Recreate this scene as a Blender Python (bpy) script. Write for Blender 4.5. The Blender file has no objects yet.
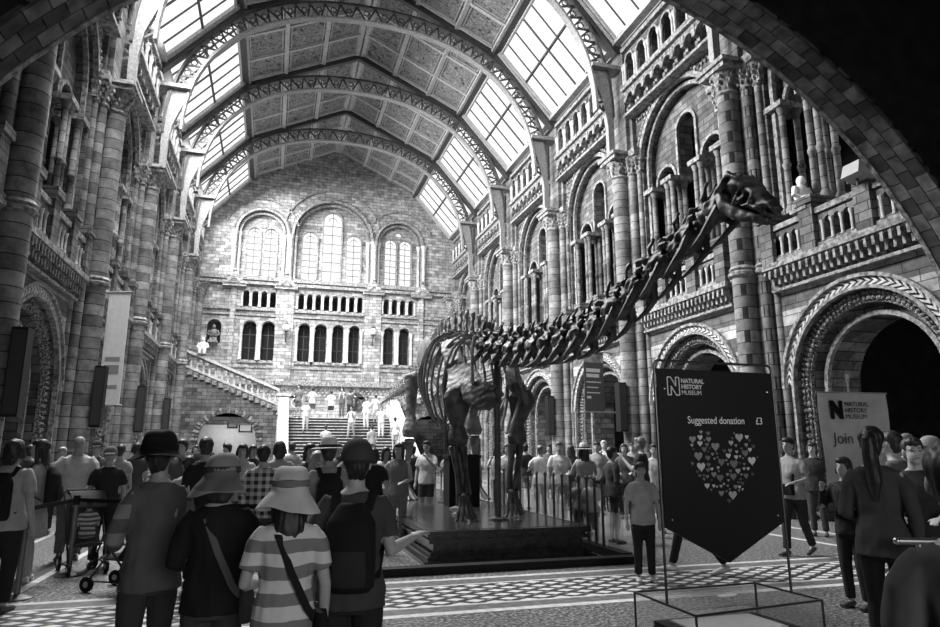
import bpy, math, random
from mathutils import Vector, Matrix, noise
R = random.Random(7)
SC = bpy.context.scene
COL = SC.collection
PI = math.pi

# ------------------------------------------------------------------ camera, world, light, exposure
XC = 3.28            # centre line of the nave
EYE = 1.6
FPX = 654.0
PSI, TH = 0.2893, 0.2038
cF = Vector((math.sin(PSI)*math.cos(TH), math.cos(PSI)*math.cos(TH), math.sin(TH)))
cR = Vector((math.cos(PSI), -math.sin(PSI), 0))
cU = cR.cross(cF)
cam_d = bpy.data.cameras.new('camera'); cam = bpy.data.objects.new('camera', cam_d); COL.objects.link(cam)
cam.matrix_world = Matrix(((cR.x, cU.x, -cF.x, 0), (cR.y, cU.y, -cF.y, 0), (cR.z, cU.z, -cF.z, EYE), (0, 0, 0, 1)))
cam_d.sensor_width = 36; cam_d.lens = FPX/940*36; cam_d.clip_start = 0.05; cam_d.clip_end = 300
SC.camera = cam
SC.view_settings.view_transform = 'Standard'; SC.view_settings.look = 'None'
SC.view_settings.gamma = 1; SC.view_settings.exposure = 0.15; SC.view_settings.use_curve_mapping = False
SC.cycles.diffuse_bounces = 2
W = bpy.data.worlds.new('sky'); SC.world = W; W.use_nodes = True
W.node_tree.nodes['Background'].inputs[0].default_value = (.75, .75, .75, 1)
W.node_tree.nodes['Background'].inputs[1].default_value = 1.0

def area(name, loc, target, sx, sy, power, spread=180):
    l = bpy.data.lights.new(name, 'AREA'); l.shape = 'RECTANGLE'; l.size = sx; l.size_y = sy; l.energy = power
    l.spread = math.radians(spread)
    o = bpy.data.objects.new(name, l); COL.objects.link(o); o.location = loc
    o.rotation_euler = (Vector(target)-Vector(loc)).to_track_quat('-Z', 'Y').to_euler()
    return o
Y0, SB, YF = 13.66, 5.9, 43.4
FW = 8.15            # distance of the big shafts from the centre line
def bayc(b): return Y0+SB*(b+.5)
# daylight falling in through the glazed roof slopes, one light under each skylight
DAY_L, DAY_R = 2800, 90
for b in range(0, 5):
    yc = bayc(b)
    area('daylight_fill', (XC-6.5, yc, 17.5), (XC+3, yc+.5, 5), 3.3, 4.8, DAY_L*(.55 if b == 4 else 1), 150)
    area('daylight_fill', (XC+6.5, yc, 17.5), (XC-3, yc+.5, 5), 3.3, 4.8, DAY_R, 150)
area('daylight_fill', (XC-5.6, 39.2, 17.6), (XC+1.0, 43.4, 9.0), 2.5, 2.5, 70, 100)  # extra lamp added to brighten the upper end wall
area('daylight_fill', (XC+0.5, 35.0, 19.2), (XC+.5, 42.5, 4.0), 4, 3, 380, 90)  # extra lamp added in mid-nave to brighten the landing and stairs
# entrance hall behind the viewer: unseen fill lamp added to brighten the foreground
area('daylight_fill', (XC-1.0, -5.2, 3.0), (XC-1, 6, 1.2), 4.0, 3.0, 170, 160)

# ------------------------------------------------------------------ pixel helpers (a point of the photo on a real plane)
def px(u, v, X=None, Y=None, Z=None):
    r = cF+(u-470)/FPX*cR-(v-313.5)/FPX*cU
    t = X/r.x if X is not None else (Y/r.y if Y is not None else (Z-EYE)/r.z)
    return Vector((0, 0, EYE))+r*t
VH = 313.5+FPX*math.tan(TH)
def gp(u, D):
    r = cF+(u-470)/FPX*cR-(VH-313.5)/FPX*cU
    return (r.x*D, r.y*D)

# ------------------------------------------------------------------ materials
MATS = {}
def nodes(name, rough=.7, spec=.35):
    m = bpy.data.materials.new(name); m.use_nodes = True
    nt = m.node_tree; b = nt.nodes['Principled BSDF']
    b.inputs['Roughness'].default_value = rough; b.inputs['Specular IOR Level'].default_value = spec
    return m, nt, b
def g3(v): return (v, v, v, 1)
def N(nt, t, **kw):
    n = nt.nodes.new(t)
    for k, v in kw.items():
        if k.startswith('i_'): n.inputs[k[2:].replace('_', ' ')].default_value = v
        else: setattr(n, k, v)
    return n
def mapping_xyz(nt, mode='world'):
    if mode == 'obj': return N(nt, 'ShaderNodeTexCoord').outputs['Object']
    return N(nt, 'ShaderNodeNewGeometry').outputs['Position']
def ramp(nt, src, stops):
    r = N(nt, 'ShaderNodeValToRGB'); e = r.color_ramp.elements
    while len(e) < len(stops): e.new(.5)
    for el, (p, v) in zip(e, stops): el.position = p; el.color = g3(v)
    nt.links.new(src, r.inputs[0]); return r.outputs[0]
def mathn(nt, op, a, b=None, c=None):
    n = N(nt, 'ShaderNodeMath', operation=op)
    for i, s in enumerate((a, b, c)):
        if s is None: continue
        if isinstance(s, (int, float)): n.inputs[i].default_value = s
        else: nt.links.new(s, n.inputs[i])
    return n.outputs[0]
def bump(nt, b, h, strength=.5, dist=.03):
    n = N(nt, 'ShaderNodeBump'); n.inputs['Strength'].default_value = strength; n.inputs['Distance'].default_value = dist
    nt.links.new(h, n.inputs['Height']); nt.links.new(n.outputs[0], b.inputs['Normal'])
def plain(v, rough=.6, metal=0, spec=.4, nz=0.0, scale=8.0):
    k = ('p', round(v, 3), rough, metal, spec, nz, scale)
    if k in MATS: return MATS[k]
    m, nt, b = nodes('grey_finish', rough, spec); b.inputs['Metallic'].default_value = metal
    t = N(nt, 'ShaderNodeTexNoise'); t.inputs['Scale'].default_value = scale; t.inputs['Detail'].default_value = 3
    nt.links.new(mapping_xyz(nt, 'obj'), t.inputs['Vector'])
    a = max(nz, .06)
    nt.links.new(ramp(nt, t.outputs[0], [(.3, v*(1-a)), (.7, min(1, v*(1+a)))]), b.inputs['Base Color'])
    MATS[k] = m; return m
def brickmat(name, c1, c2, mortar, bw=.55, bh=.3, bandper=0, banddark=.5, rough=.8, bmp=.6, ms=.018, nzs=3.0):
    m, nt, b = nodes(name, rough, .25)
    pos = mapping_xyz(nt)
    sx = N(nt, 'ShaderNodeSeparateXYZ'); nt.links.new(pos, sx.inputs[0])
    cx = N(nt, 'ShaderNodeCombineXYZ')
    nt.links.new(mathn(nt, 'ADD', sx.outputs[0], sx.outputs[1]), cx.inputs[0]); nt.links.new(sx.outputs[2], cx.inputs[1])
    br = N(nt, 'ShaderNodeTexBrick')
    br.inputs['Scale'].default_value = 1; br.inputs['Brick Width'].default_value = bw; br.inputs['Row Height'].default_value = bh
    br.inputs['Mortar Size'].default_value = ms; br.inputs['Mortar Smooth'].default_value = .2; br.inputs['Bias'].default_value = 0
    br.inputs['Color1'].default_value = g3(c1); br.inputs['Color2'].default_value = g3(c2); br.inputs['Mortar'].default_value = g3(mortar)
    nt.links.new(cx.outputs[0], br.inputs['Vector'])
    no = N(nt, 'ShaderNodeTexNoise'); no.inputs['Scale'].default_value = nzs; no.inputs['Detail'].default_value = 6; no.inputs['Roughness'].default_value = .7
    nt.links.new(pos, no.inputs['Vector'])
    mx = N(nt, 'ShaderNodeMixRGB', blend_type='MULTIPLY'); mx.inputs[0].default_value = 1
    nt.links.new(br.outputs[0], mx.inputs[1]); nt.links.new(ramp(nt, no.outputs[0], [(.32, .4), (.7, 1.3)]), mx.inputs[2])
    out = mx.outputs[0]
    if bandper:
        fr = mathn(nt, 'FRACT', mathn(nt, 'DIVIDE', sx.outputs[2], bandper))
        s = mathn(nt, 'GREATER_THAN', fr, .5)
        m2 = N(nt, 'ShaderNodeMixRGB', blend_type='MULTIPLY'); nt.links.new(s, m2.inputs[0]); nt.links.new(out, m2.inputs[1])
        m2.inputs[2].default_value = g3(banddark); out = m2.outputs[0]
    nt.links.new(out, b.inputs['Base Color'])
    h = mathn(nt, 'ADD', mathn(nt, 'MULTIPLY', br.outputs['Fac'], -1.0), mathn(nt, 'MULTIPLY', no.outputs[0], .8))
    bump(nt, b, h, bmp, .02)
    return m
def noisemat(name, lo, hi, scale=6, rough=.7, bmp=.5, dist=.02, det=6, p0=.35, p1=.65, coord='world', spec=.35, metal=0):
    m, nt, b = nodes(name, rough, spec); b.inputs['Metallic'].default_value = metal
    no = N(nt, 'ShaderNodeTexNoise'); no.inputs['Scale'].default_value = scale; no.inputs['Detail'].default_value = det
    nt.links.new(mapping_xyz(nt, coord), no.inputs['Vector'])
    nt.links.new(ramp(nt, no.outputs[0], [(p0, lo), (p1, hi)]), b.inputs['Base Color'])
    if bmp: bump(nt, b, no.outputs[0], bmp, dist)
    return m
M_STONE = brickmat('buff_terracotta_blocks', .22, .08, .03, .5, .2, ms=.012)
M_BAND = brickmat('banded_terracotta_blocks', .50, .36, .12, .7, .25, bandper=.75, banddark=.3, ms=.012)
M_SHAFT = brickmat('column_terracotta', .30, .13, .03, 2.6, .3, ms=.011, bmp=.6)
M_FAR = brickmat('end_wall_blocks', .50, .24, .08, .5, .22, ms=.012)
M_TRIM = noisemat('carved_stone', .09, .36, 9, .75, 1.0, .04)
M_LIGHT = noisemat('pale_stone', .34, .6, 7, .7, .4, .02)
M_CARVE = noisemat('deep_carving', .05, .36, 22, .8, 1.0, .05, p0=.42, p1=.58)
M_IRON = noisemat('painted_iron', .16, .30, 14, .5, .3, .01, spec=.5)
M_IROND = noisemat('dark_painted_iron', .035, .08, 14, .45, .3, .01, spec=.5)
M_SHADE_WALL = noisemat('shade_dark_wall', .008, .02, 3, .9, .3)  # near-black colour carries the shade of the unlit aisles and entrance
M_WOOD = noisemat('dark_stained_oak', .012, .03, 9, .25, .3, .01, spec=.5)
M_BLACK = plain(.008, .6, 0, .2); M_STEEL = plain(.45, .3, .9); M_WHITE = plain(.75, .6)
M_WALLP = plain(.5, .8)

def glassmat(name, tint=.9, rough=.02):
    m, nt, b = nodes(name, rough, .5)
    b.inputs['Base Color'].default_value = g3(tint); b.inputs['Transmission Weight'].default_value = 1; b.inputs['IOR'].default_value = 1.02
    b.inputs['Alpha'].default_value = .35
    return m
M_GLASS = glassmat('clear_glass')
def emis(name, v, strength):
    m = bpy.data.materials.new(name); m.use_nodes = True; nt = m.node_tree
    nt.nodes.remove(nt.nodes['Principled BSDF']); e = N(nt, 'ShaderNodeEmission'); e.inputs[0].default_value = g3(v); e.inputs[1].default_value = strength
    nt.links.new(e.outputs[0], nt.nodes['Material Output'].inputs[0]); return m
M_SKYL = emis('daylit_roof_glass', 1, 1.15)
M_WINF = emis('daylit_leaded_glass', 1, 1.05)

# ------------------------------------------------------------------ mesh building
class MB:
    def __init__(s, T=None): s.v = []; s.f = []; s.m = []; s.T = T; s.cur = 0
    def add(s, vs, fs):
        n = len(s.v); T = s.T
        s.v.extend([tuple(T(*p)) if T else tuple(p) for p in vs]); s.f.extend([tuple(n+i for i in f) for f in fs]); s.m.extend([s.cur]*len(fs))
    def hexa(s, p):
        s.add(p, [(0, 3, 2, 1), (4, 5, 6, 7), (0, 1, 5, 4), (1, 2, 6, 5), (2, 3, 7, 6), (3, 0, 4, 7)])
    def box(s, x0, x1, y0, y1, z0, z1):
        s.hexa([(x0, y0, z0), (x1, y0, z0), (x1, y1, z0), (x0, y1, z0), (x0, y0, z1), (x1, y0, z1), (x1, y1, z1), (x0, y1, z1)])
    def bar(s, a, b, w, h, up=(0, 0, 1)):
        a = Vector(a); b = Vector(b); t = (b-a).normalized(); u = Vector(up)
        sd = t.cross(u)
        if sd.length < 1e-4: sd = t.cross(Vector((1, 0, 0)))
        sd.normalize(); u = sd.cross(t).normalized(); sd *= w/2; u *= h/2
        s.hexa([a-sd-u, a+sd-u, a+sd+u, a-sd+u, b-sd-u, b+sd-u, b+sd+u, b-sd+u])
    def loft(s, secs, n=12, cap=True):
        """secs: (centre, axis1, axis2)"""
        vs = []; fs = []
        for c, a, b in secs:
            c = Vector(c); a = Vector(a); b = Vector(b)
            for i in range(n):
                t = 2*PI*i/n; vs.append(c+a*math.cos(t)+b*math.sin(t))
        for k in range(len(secs)-1):
            for i in range(n):
                j = (i+1) % n; fs.append((k*n+i, k*n+j, (k+1)*n+j, (k+1)*n+i))
        if cap: fs.append(tuple(range(n-1, -1, -1))); fs.append(tuple((len(secs)-1)*n+i for i in range(n)))
        s.add(vs, fs)
    def tube(s, pts, r, n=8, cap=True, flat=None):
        pts = [Vector(p) for p in pts]; rs = r if isinstance(r, (list, tuple)) else [r]*len(pts)
        secs = []; ref = None
        for i, p in enumerate(pts):
            t = (pts[min(i+1, len(pts)-1)]-pts[max(i-1, 0)]).normalized()
            if ref is None: ref = t.orthogonal().normalized() if flat is None else Vector(flat)
            a = (ref-t*ref.dot(t)).normalized(); ref = a; b = t.cross(a)
            rr = rs[i]; ra, rb = rr if isinstance(rr, (tuple, list)) else (rr, rr)
            secs.append((p, a*ra, b*rb))
        s.loft(secs, n, cap)
    def lathe(s, prof, c=(0, 0, 0), n=16, a0=0, sx=1, sy=1):
        s.loft([((c[0], c[1], c[2]+z), (r*sx, 0, 0), (0, r*sy, 0)) for r, z in prof], n)
    def ball(s, c, r, n=10, m=6, M=None):
        r = r if isinstance(r, (tuple, list)) else (r, r, r); secs = []
        c = Vector(c)
        for k in range(m+1):
            t = -PI/2+PI*k/m; cs = max(math.cos(t), .02)
            p, a, b = Vector((0, 0, math.sin(t)*r[2])), Vector((r[0]*cs, 0, 0)), Vector((0, r[1]*cs, 0))
            if M: p, a, b = M@p, M@a, M@b
            secs.append((c+p, a, b))
        s.loft(secs, n)
    def ring(s, c, zs, r0, r1, d0, d1, n=20, leg=None, a0=0, a1=PI):
        """arch ring in the (s,z) plane, depth d0..d1; local axes x=d, y=s"""
        pts = [(a0+(a1-a0)*i/n) for i in range(n+1)]
        def P(a, r, d): return (d, c+math.cos(a)*r, zs+math.sin(a)*r)
        for i in range(n):
            a, b = pts[i], pts[i+1]
            s.hexa([P(a, r0, d0), P(a, r1, d0), P(b, r1, d0), P(b, r0, d0), P(a, r0, d1), P(a, r1, d1), P(b, r1, d1), P(b, r0, d1)])
        if leg is not None:
            s.box(d0, d1, c+r0, c+r1, leg, zs); s.box(d0, d1, c-r1, c-r0, leg, zs)
    def archwall(s, s0, s1, z0, z1, ops, d0, d1, n=18):
        ops = sorted(ops); cur = s0
        for c, r, sill, spr in ops:
            if c-r > cur: s.box(d0, d1, cur, c-r, z0, z1)
            if sill > z0: s.box(d0, d1, c-r, c+r, z0, sill)
            for i in range(n):
                a = PI-PI*i/n; b = PI-PI*(i+1)/n
                ya, za = c+r*math.cos(a), spr+r*math.sin(a); yb, zb = c+r*math.cos(b), spr+r*math.sin(b)
                s.hexa([(d0, ya, za), (d1, ya, za), (d1, yb, zb), (d0, yb, zb), (d0, ya, z1), (d1, ya, z1), (d1, yb, z1), (d0, yb, z1)])
            cur = c+r
        if cur < s1: s.box(d0, d1, cur, s1, z0, z1)
    def mesh(s, name):
        me = bpy.data.meshes.new(name); me.from_pydata(s.v, [], s.f); me.update(); return me
    def build(s, name, mat, parent=None, smooth=False, recalc=True, label=None):
        me = s.mesh(name)
        if recalc:
            import bmesh
            bm = bmesh.new(); bm.from_mesh(me); bmesh.ops.recalc_face_normals(bm, faces=bm.faces); bm.to_mesh(me); bm.free()
        mats = mat if isinstance(mat, (list, tuple)) else [mat]
        for m in mats: me.materials.append(m)
        if len(mats) > 1: me.polygons.foreach_set('material_index', s.m)
        if smooth:
            me.polygons.foreach_set('use_smooth', [True]*len(me.polygons))
            me.set_sharp_from_angle(angle=math.radians(42))
        o = bpy.data.objects.new(name, me); COL.objects.link(o)
        if parent: o.parent = parent
        if label: o['label'] = label
        return o
def tag(o, label=None, cat=None, group=None, kind=None):
    if label: o['label'] = label
    if cat: o['category'] = cat
    if group: o['group'] = group
    if kind: o['kind'] = kind
    return o
def empty(name, loc=(0, 0, 0), rz=0, **kw):
    o = bpy.data.objects.new(name, None); COL.objects.link(o); o.location = loc; o.rotation_euler = (0, 0, rz); o.empty_display_size = .2
    tag(o, **kw); return o
def kids(o): return [c for c in bpy.data.objects if c.parent == o]
def copy_tree(o, loc=None, rz=None, parent=None, tree=None):
    if tree is None:
        tree = {}
        for c in bpy.data.objects:
            if c.parent: tree.setdefault(c.parent.name, []).append(c)
    c = o.copy(); COL.objects.link(c); c.parent = parent
    if loc is not None: c.location = loc
    if rz is not None: c.rotation_euler = (0, 0, rz)
    for ch in tree.get(o.name, []): copy_tree(ch, parent=c, tree=tree)
    return c
ORD = ['first', 'second', 'third', 'fourth', 'fifth', 'sixth', 'seventh', 'eighth']
# ------------------------------------------------------------------ the setting: floor, side walls, ends, roof
def TR(b): 
    yc = bayc(b); return lambda x, y, z: (XC+FW+x, yc+y, z)
def TL(b):
    yc = bayc(b); return lambda x, y, z: (XC-FW-x, yc-y, z)
HB = SB/2
# floor: speckled terrazzo, mosaic border bands
def floormat():
    m, nt, b = nodes('speckled_terrazzo', .42, .4)
    pos = mapping_xyz(nt)
    v = N(nt, 'ShaderNodeTexNoise'); v.inputs['Scale'].default_value = 24; v.inputs['Detail'].default_value = 5; v.inputs['Roughness'].default_value = .8
    nt.links.new(pos, v.inputs['Vector'])
    nt.links.new(ramp(nt, v.outputs[0], [(.43, .012), (.5, .07), (.58, .42)]), b.inputs['Base Color'])
    return m
def mosaicmat(ax):
    m, nt, b = nodes('mosaic_tiles', .4, .4)
    sx = N(nt, 'ShaderNodeSeparateXYZ'); nt.links.new(mapping_xyz(nt), sx.inputs[0])
    x, y = (sx.outputs[0], sx.outputs[1]) if ax == 0 else (sx.outputs[1], sx.outputs[0])
    u = mathn(nt, 'MULTIPLY', x, 2.6); w = mathn(nt, 'MULTIPLY', y, 4.6)
    a = mathn(nt, 'FRACT', mathn(nt, 'ADD', u, w)); c = mathn(nt, 'FRACT', mathn(nt, 'SUBTRACT', u, w))
    chk = mathn(nt, 'MULTIPLY', mathn(nt, 'GREATER_THAN', a, .42), mathn(nt, 'GREATER_THAN', c, .42))
    dot = mathn(nt, 'MULTIPLY', mathn(nt, 'LESS_THAN', a, .22), mathn(nt, 'LESS_THAN', c, .22))
    t = mathn(nt, 'MAXIMUM', chk, mathn(nt, 'MULTIPLY', dot, .5))
    nt.links.new(ramp(nt, t, [(0, .03), (.5, .25), (1, .72)]), b.inputs['Base Color'])
    return m
fl = MB(); fl.box(XC-16, XC+16, -8, YF+8, -.3, 0)
floor = tag(fl.build('floor', floormat()), kind='structure')
tr = MB()
M_LINE = noisemat('white_marble_line', .5, .75, 12, .4, 0); M_STRIPE = noisemat('grey_marble_band', .1, .2, 12, .4, 0)
tr.cur = 0
for y0, y1 in ((8.32, 8.42), (6.66, 6.78)): tr.box(XC-7.2, XC+7.2, y0, y1, 0, .004)
for x0, x1 in ((XC-7.2, XC-7.1), (XC-6.0, XC-5.9), (XC+5.9, XC+6.0), (XC+7.1, XC+7.2)): tr.box(x0, x1, 8.42, 42, 0, .004)
tr.cur = 1
for y0, y1 in ((8.05, 8.32), (6.78, 7.0)): tr.box(XC-7.2, XC+7.2, y0, y1, 0, .0035)
for y0, y1 in ((8.0, 8.05), (7.0, 7.05)):
    tr.cur = 0; tr.box(XC-7.2, XC+7.2, y0, y1, 0, .004)
tr.cur = 2; tr.box(XC-7.2, XC+7.2, 7.05, 8.0, 0, .003)
tr.cur = 3
for x0, x1 in ((XC-7.1, XC-6.9), (XC-6.2, XC-6.0), (XC+6.0, XC+6.2), (XC+6.9, XC+7.1)): tr.cur = 1; tr.box(x0, x1, 8.42, 42, 0, .003)
o = tr.build('floor_border', [M_LINE, M_STRIPE, mosaicmat(0), mosaicmat(1)], floor)

def wall_side(name, TT):
    w = MB(); fr = MB(); sp = MB(); ty = MB()
    for b in range(-1, 5):
        # ground stage: round arch; front skin, deeper reveal
        for mb in (w,): mb.T = TT(b)
        w.archwall(-HB, HB, 0, 5.4, [(0, 1.95, 0, 3.0)], .4, .62)
        w.archwall(-HB, HB, 0, 5.4, [(0, 1.68, 0, 3.0)], .62, .85)
        w.archwall(-HB, HB, 0, 5.4, [(0, 1.42, 0, 3.0)], .85, 1.75)
        # upper stage
        w.archwall(-HB, HB, 5.95, 13.2, [(0, 2.05, 5.95, 11.1)], .4, .6)
        w.archwall(-HB, HB, 5.95, 13.2, [(0, 1.9, 5.95, 11.1)], .6, .8)
        w.box(.3, 1.75, -HB, HB, 5.4, 5.95)
        ty.T = TT(b)
        ty.archwall(-1.9, 1.9, 10.25, 13.1, [(-1.22, .5, 10.25, 10.35), (0, .46, 10.25, 11.75), (1.22, .5, 10.25, 10.35)], .8, 1.3)
        w.box(.55, 1.75, -HB, HB, 13.2, 14.2); w.box(.3, 1.0, -HB, HB, 15.75, 16.4)
        # back of the aisle, gallery floor and its roof
        w.cur = 1  # aisle depths coloured near-black to stand for their shade
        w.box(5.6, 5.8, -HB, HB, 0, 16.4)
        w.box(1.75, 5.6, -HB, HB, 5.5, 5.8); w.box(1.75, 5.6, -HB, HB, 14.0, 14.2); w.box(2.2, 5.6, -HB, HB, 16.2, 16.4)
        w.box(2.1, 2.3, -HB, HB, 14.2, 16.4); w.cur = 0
    root = w.build(name, [M_STONE, M_SHADE_WALL]); tag(root, kind='structure')
    ty.build('gallery_tympanum', M_STONE, root)
    # pale and dark banded facing around the ground arches
    f = MB()
    for b in range(-1, 5):
        f.T = TT(b); f.archwall(-HB+.75, HB-.75, 2.2, 5.38, [(0, 2.2, 2.2, 3.0)], .36, .4)
    f.build('banded_facing', M_BAND, root)
    return root
wall_r = wall_side('wall_right', TR); wall_l = wall_side('wall_left', TL)
# arch dressings, one per bay
def dressing():
    a = MB(); a.ring(0, 3.0, 2.18, 2.26, .26, .4, 28, leg=None); a.ring(0, 3.0, 1.93, 2.0, .3, .42, 28, leg=0)
    b_ = MB()
    n = 36
    for i in range(n):
        t0 = PI*i/n; t1 = PI*(i+.55)/n
        for ra, rb in ((2.0, 2.09), (2.18, 2.09)):
            def P(t, r, d): return (d, math.cos(t)*r, 3.0+math.sin(t)*r)
            dt = PI/n*.9
            q = [P(t0, ra, .33), P(t1, ra, .33), P(t1+dt, rb, .33), P(t0+dt, rb, .33)]
            b_.hexa(q+[(.4, p[1], p[2]) for p in q])
    c = MB(); c.ring(0, 3.0, 1.66, 1.9, .56, .64, 28, leg=0)
    rr = random.Random(3)
    for i in range(46):
        t = PI*(i+.5)/46
        for r in (1.74, 1.86): c.ball((.53, math.cos(t)*r, 3.0+math.sin(t)*r), (.06, rr.uniform(.04, .07), rr.uniform(.04, .07)), 6, 4)
    for k in range(20):
        for sgn in (-1, 1):
            for r in (1.74, 1.86): c.ball((.53, sgn*r, .15+k*.145), (.06, rr.uniform(.03, .06), rr.uniform(.05, .08)), 6, 4)
    d = MB(); d.ring(0, 3.0, 1.40, 1.5, .78, .88, 24, leg=0)
    return (a, 'arch_hood', M_TRIM), (b_, 'chevron_band', M_LIGHT), (c, 'carved_band', M_CARVE), (d, 'inner_roll', M_TRIM)
dress = [(mb.mesh(n), n, mt) for mb, n, mt in dressing()]
for me, n, mt in dress: me.materials.append(mt)
# gallery stage dressing
def updress():
    a = MB(); a.ring(0, 11.1, 2.03, 2.2, .28, .42, 28, leg=None)
    for i in range(40):
        t = PI*(i+.5)/40; c = math.cos(t); s_ = math.sin(t)
        a.ball((.3, c*2.3, 11.1+s_*2.3), (.05, .07, .07), 6, 4)
    e = MB()
    e.ring(0, 11.1, 1.86, 1.98, .5, .62, 24, leg=5.95)
    for c_, r_, z_ in ((-1.22, .5, 10.35), (0, .46, 11.75), (1.22, .5, 10.35)):
        e.ring(c_, z_, r_, r_+.1, .72, .82, 14, leg=10.25)
    z = MB()      # zigzag frieze under the corbel table
    for i in range(26):
        y0 = -2.2+i*4.4/26; y1 = y0+4.4/26
        if abs(y0+.08) < 1.0: continue
        z.bar((.36, y0, 12.95), (.36, (y0+y1)/2, 13.15), .05, .05, (1, 0, 0)); z.bar((.36, (y0+y1)/2, 13.15), (.36, y1, 12.95), .05, .05, (1, 0, 0))
    return (a, 'gallery_arch_hood', M_TRIM), (e, 'gallery_arch_roll', M_TRIM), (z, 'zigzag_frieze', M_TRIM)
for mb, n, mt in updress():
    me = mb.mesh(n); me.materials.append(mt); dress.append((me, n, mt))
for root, side in ((wall_r, 1), (wall_l, -1)):
    for b in range(-1, 5):
        for me, n, mt in dress:
            o = bpy.data.objects.new(n, me); COL.objects.link(o); o.parent = root
            o.location = (XC+side*FW, bayc(b), 0); o.rotation_euler = (0, 0, 0 if side > 0 else PI)

# far end wall -------------------------------------------------------------
def FT(x, y, z): return (y, YF+x, z)     # local x = depth, y = world X
def fx(u, v): p = px(u, v, Y=YF); return p.x, p.z
fw = MB(FT)
def lan(u0, u1, vt, vb):      # lancet window from pixel extents on the far wall
    x0, _ = fx(u0, vb); x1, zb = fx(u1, vb); _, zt = fx((u0+u1)/2, vt)
    r = (x1-x0)/2; return [(x0+x1)/2, r, zb, zt-r]
bigs = []
for u0, u1, vs, vt in ((238.5, 290, 229.5, 207), (293, 372, 236, 199.5), (377.5, 423, 244, 220)):
    x0, zs = fx(u0, vs); x1, _ = fx(u1, vs); bigs.append([(x0+x1)/2, (x1-x0)/2, 12.6, zs])
# even them out: mirror about the centre line
cxm = bigs[1][0]; off = (bigs[2][0]-bigs[0][0])/2; rb = (bigs[0][1]+bigs[2][1])/2
zsp = sum(b[3] for b in bigs)/3; bigs = [[cxm-off, rb, 12.6, zsp], [cxm, bigs[1][1], 12.6, zsp], [cxm+off, rb, 12.6, zsp]]
XM = cxm
lanc = {}
c1 = lan(323, 341, 211, 284); c2 = lan(302, 316.5, 230, 284); c3 = lan(347, 361, 234, 284)
l1 = lan(247.6, 261, 227, 282.5); l2 = lan(265, 279, 227, 282.5); r1 = lan(384.5, 394.5, 238, 289); r2 = lan(400, 410, 238, 289)
sill = 12.75
big_l = [[XM, c1[1], sill, c1[3]]]
dx = ((c3[0]-c2[0])/2); sp2 = (c2[3]+c3[3])/2; rs = (c2[1]+c3[1])/2
big_l += [[XM-dx, rs, sill, sp2], [XM+dx, rs, sill, sp2]]
dpr = (l2[0]-l1[0])/2*.95; rp = (l1[1]+l2[1]+r1[1]+r2[1])/4; spp = (l1[3]+r2[3])/2
pairs = [[c_+s_*dpr, rp, sill, spp] for c_ in (XM-off, XM+off) for s_ in (-1, 1)]
Z1 = 11.95      # string course level
fw.archwall(XC-8.9, XC+8.9, 12.4, 22.4, [tuple(b) for b in bigs], 0, .45, 24)
fw.archwall(XC-8.9, XC+8.9, 12.4, 22.4, [tuple(x) for x in big_l+pairs], .45, .8, 12)
# small arcade and lower window rows
def rowops(u0, u1, n, vt, vb, rfrac):
    x0, zb = fx(u0, vb); x1, _ = fx(u1, vb); _, zt = fx((u0+u1)/2, vt); st = (x1-x0)/n; r = st*rfrac
    return [[x0+st*(i+.5), r, zb, zt-r] for i in range(n)]
arc_l = rowops(241, 277, 4, 293, 308, .33); arc_c = rowops(296.5, 364, 8, 294, 310, .33); arc_r = rowops(382, 415, 4, 297, 312, .33)
za, zb_ = 10.55, 11.6
arcs = []
for grp in (arc_l, arc_c, arc_r):
    for o_ in grp: arcs.append((o_[0], o_[1], za, zb_-o_[1]))
low = []
for u0, u1 in ((240.5, 256), (259.6, 274.6), (296.5, 310), (313, 327), (331, 344), (347.6, 360), (382.5, 394.5), (398, 410)):
    x0, _ = fx(u0, 350); x1, _ = fx(u1, 350); r = (x1-x0)/2*.88; low.append(((x0+x1)/2, r, 7.1, 9.65-r))
niche = (fx(213.5, 335)[0], .42, 8.1, 9.2)
fw.archwall(XC-8.9, XC+8.9, 10.1, 12.4, arcs, 0, .8, 10)
fw.archwall(XC-8.9, XC+8.9, 5.6, 10.1, low+[niche], 0, .8, 14)
fw.box(0, .8, XC-8.9, XC+8.9, 0, 5.6)
fw.box(3.2, 3.4, XC-8.9, XC+8.9, 0, 13); fw.box(.8, 3.2, XC-8.9, XC+8.9, 10.0, 10.2); fw.box(.8, 3.2, XC-8.9, XC+8.9, 12.5, 12.7); fw.box(.8, 3.2, XC-8.9, XC+8.9, 5.3, 5.5)
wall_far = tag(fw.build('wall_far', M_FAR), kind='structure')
ft = MB(FT)
for c_, r_, _, zs in bigs:
    ft.ring(c_, zs, r_-.06, r_+.1, -.14, .1, 30, leg=12.5)
    ft.ring(c_, zs, r_-.28, r_-.14, .12, .3, 30, leg=12.5)
    for i in range(44):     # billet moulding
        t = PI*(i+.5)/44; ft.ball((-.06, c_+math.cos(t)*(r_+.17), zs+math.sin(t)*(r_+.17)), (.07, .05, .05), 5, 3)
for c_, r_, _, zs in bigs:
    ft.ring(c_, zs+.1, r_+.62, r_+.74, -.1, .02, 30, a0=.25, a1=PI-.25)
for c_, r_, s_, zs in big_l+pairs: ft.ring(c_, zs, r_, r_+.09, .36, .48, 14, leg=s_)
for c_ in (XM-off, XM+off): ft.ring(c_, zsp+.75, .2, .3, .38, .48, 14, a0=0, a1=2*PI)
for c_, r_, s_, zs in arcs+low: ft.ring(c_, zs, r_, r_+.09, -.06, .05, 12)
for c_, r_, s_, zs in low: ft.box(-.1, .05, c_-r_-.2, c_+r_+.2, s_-.18, s_)
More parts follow.
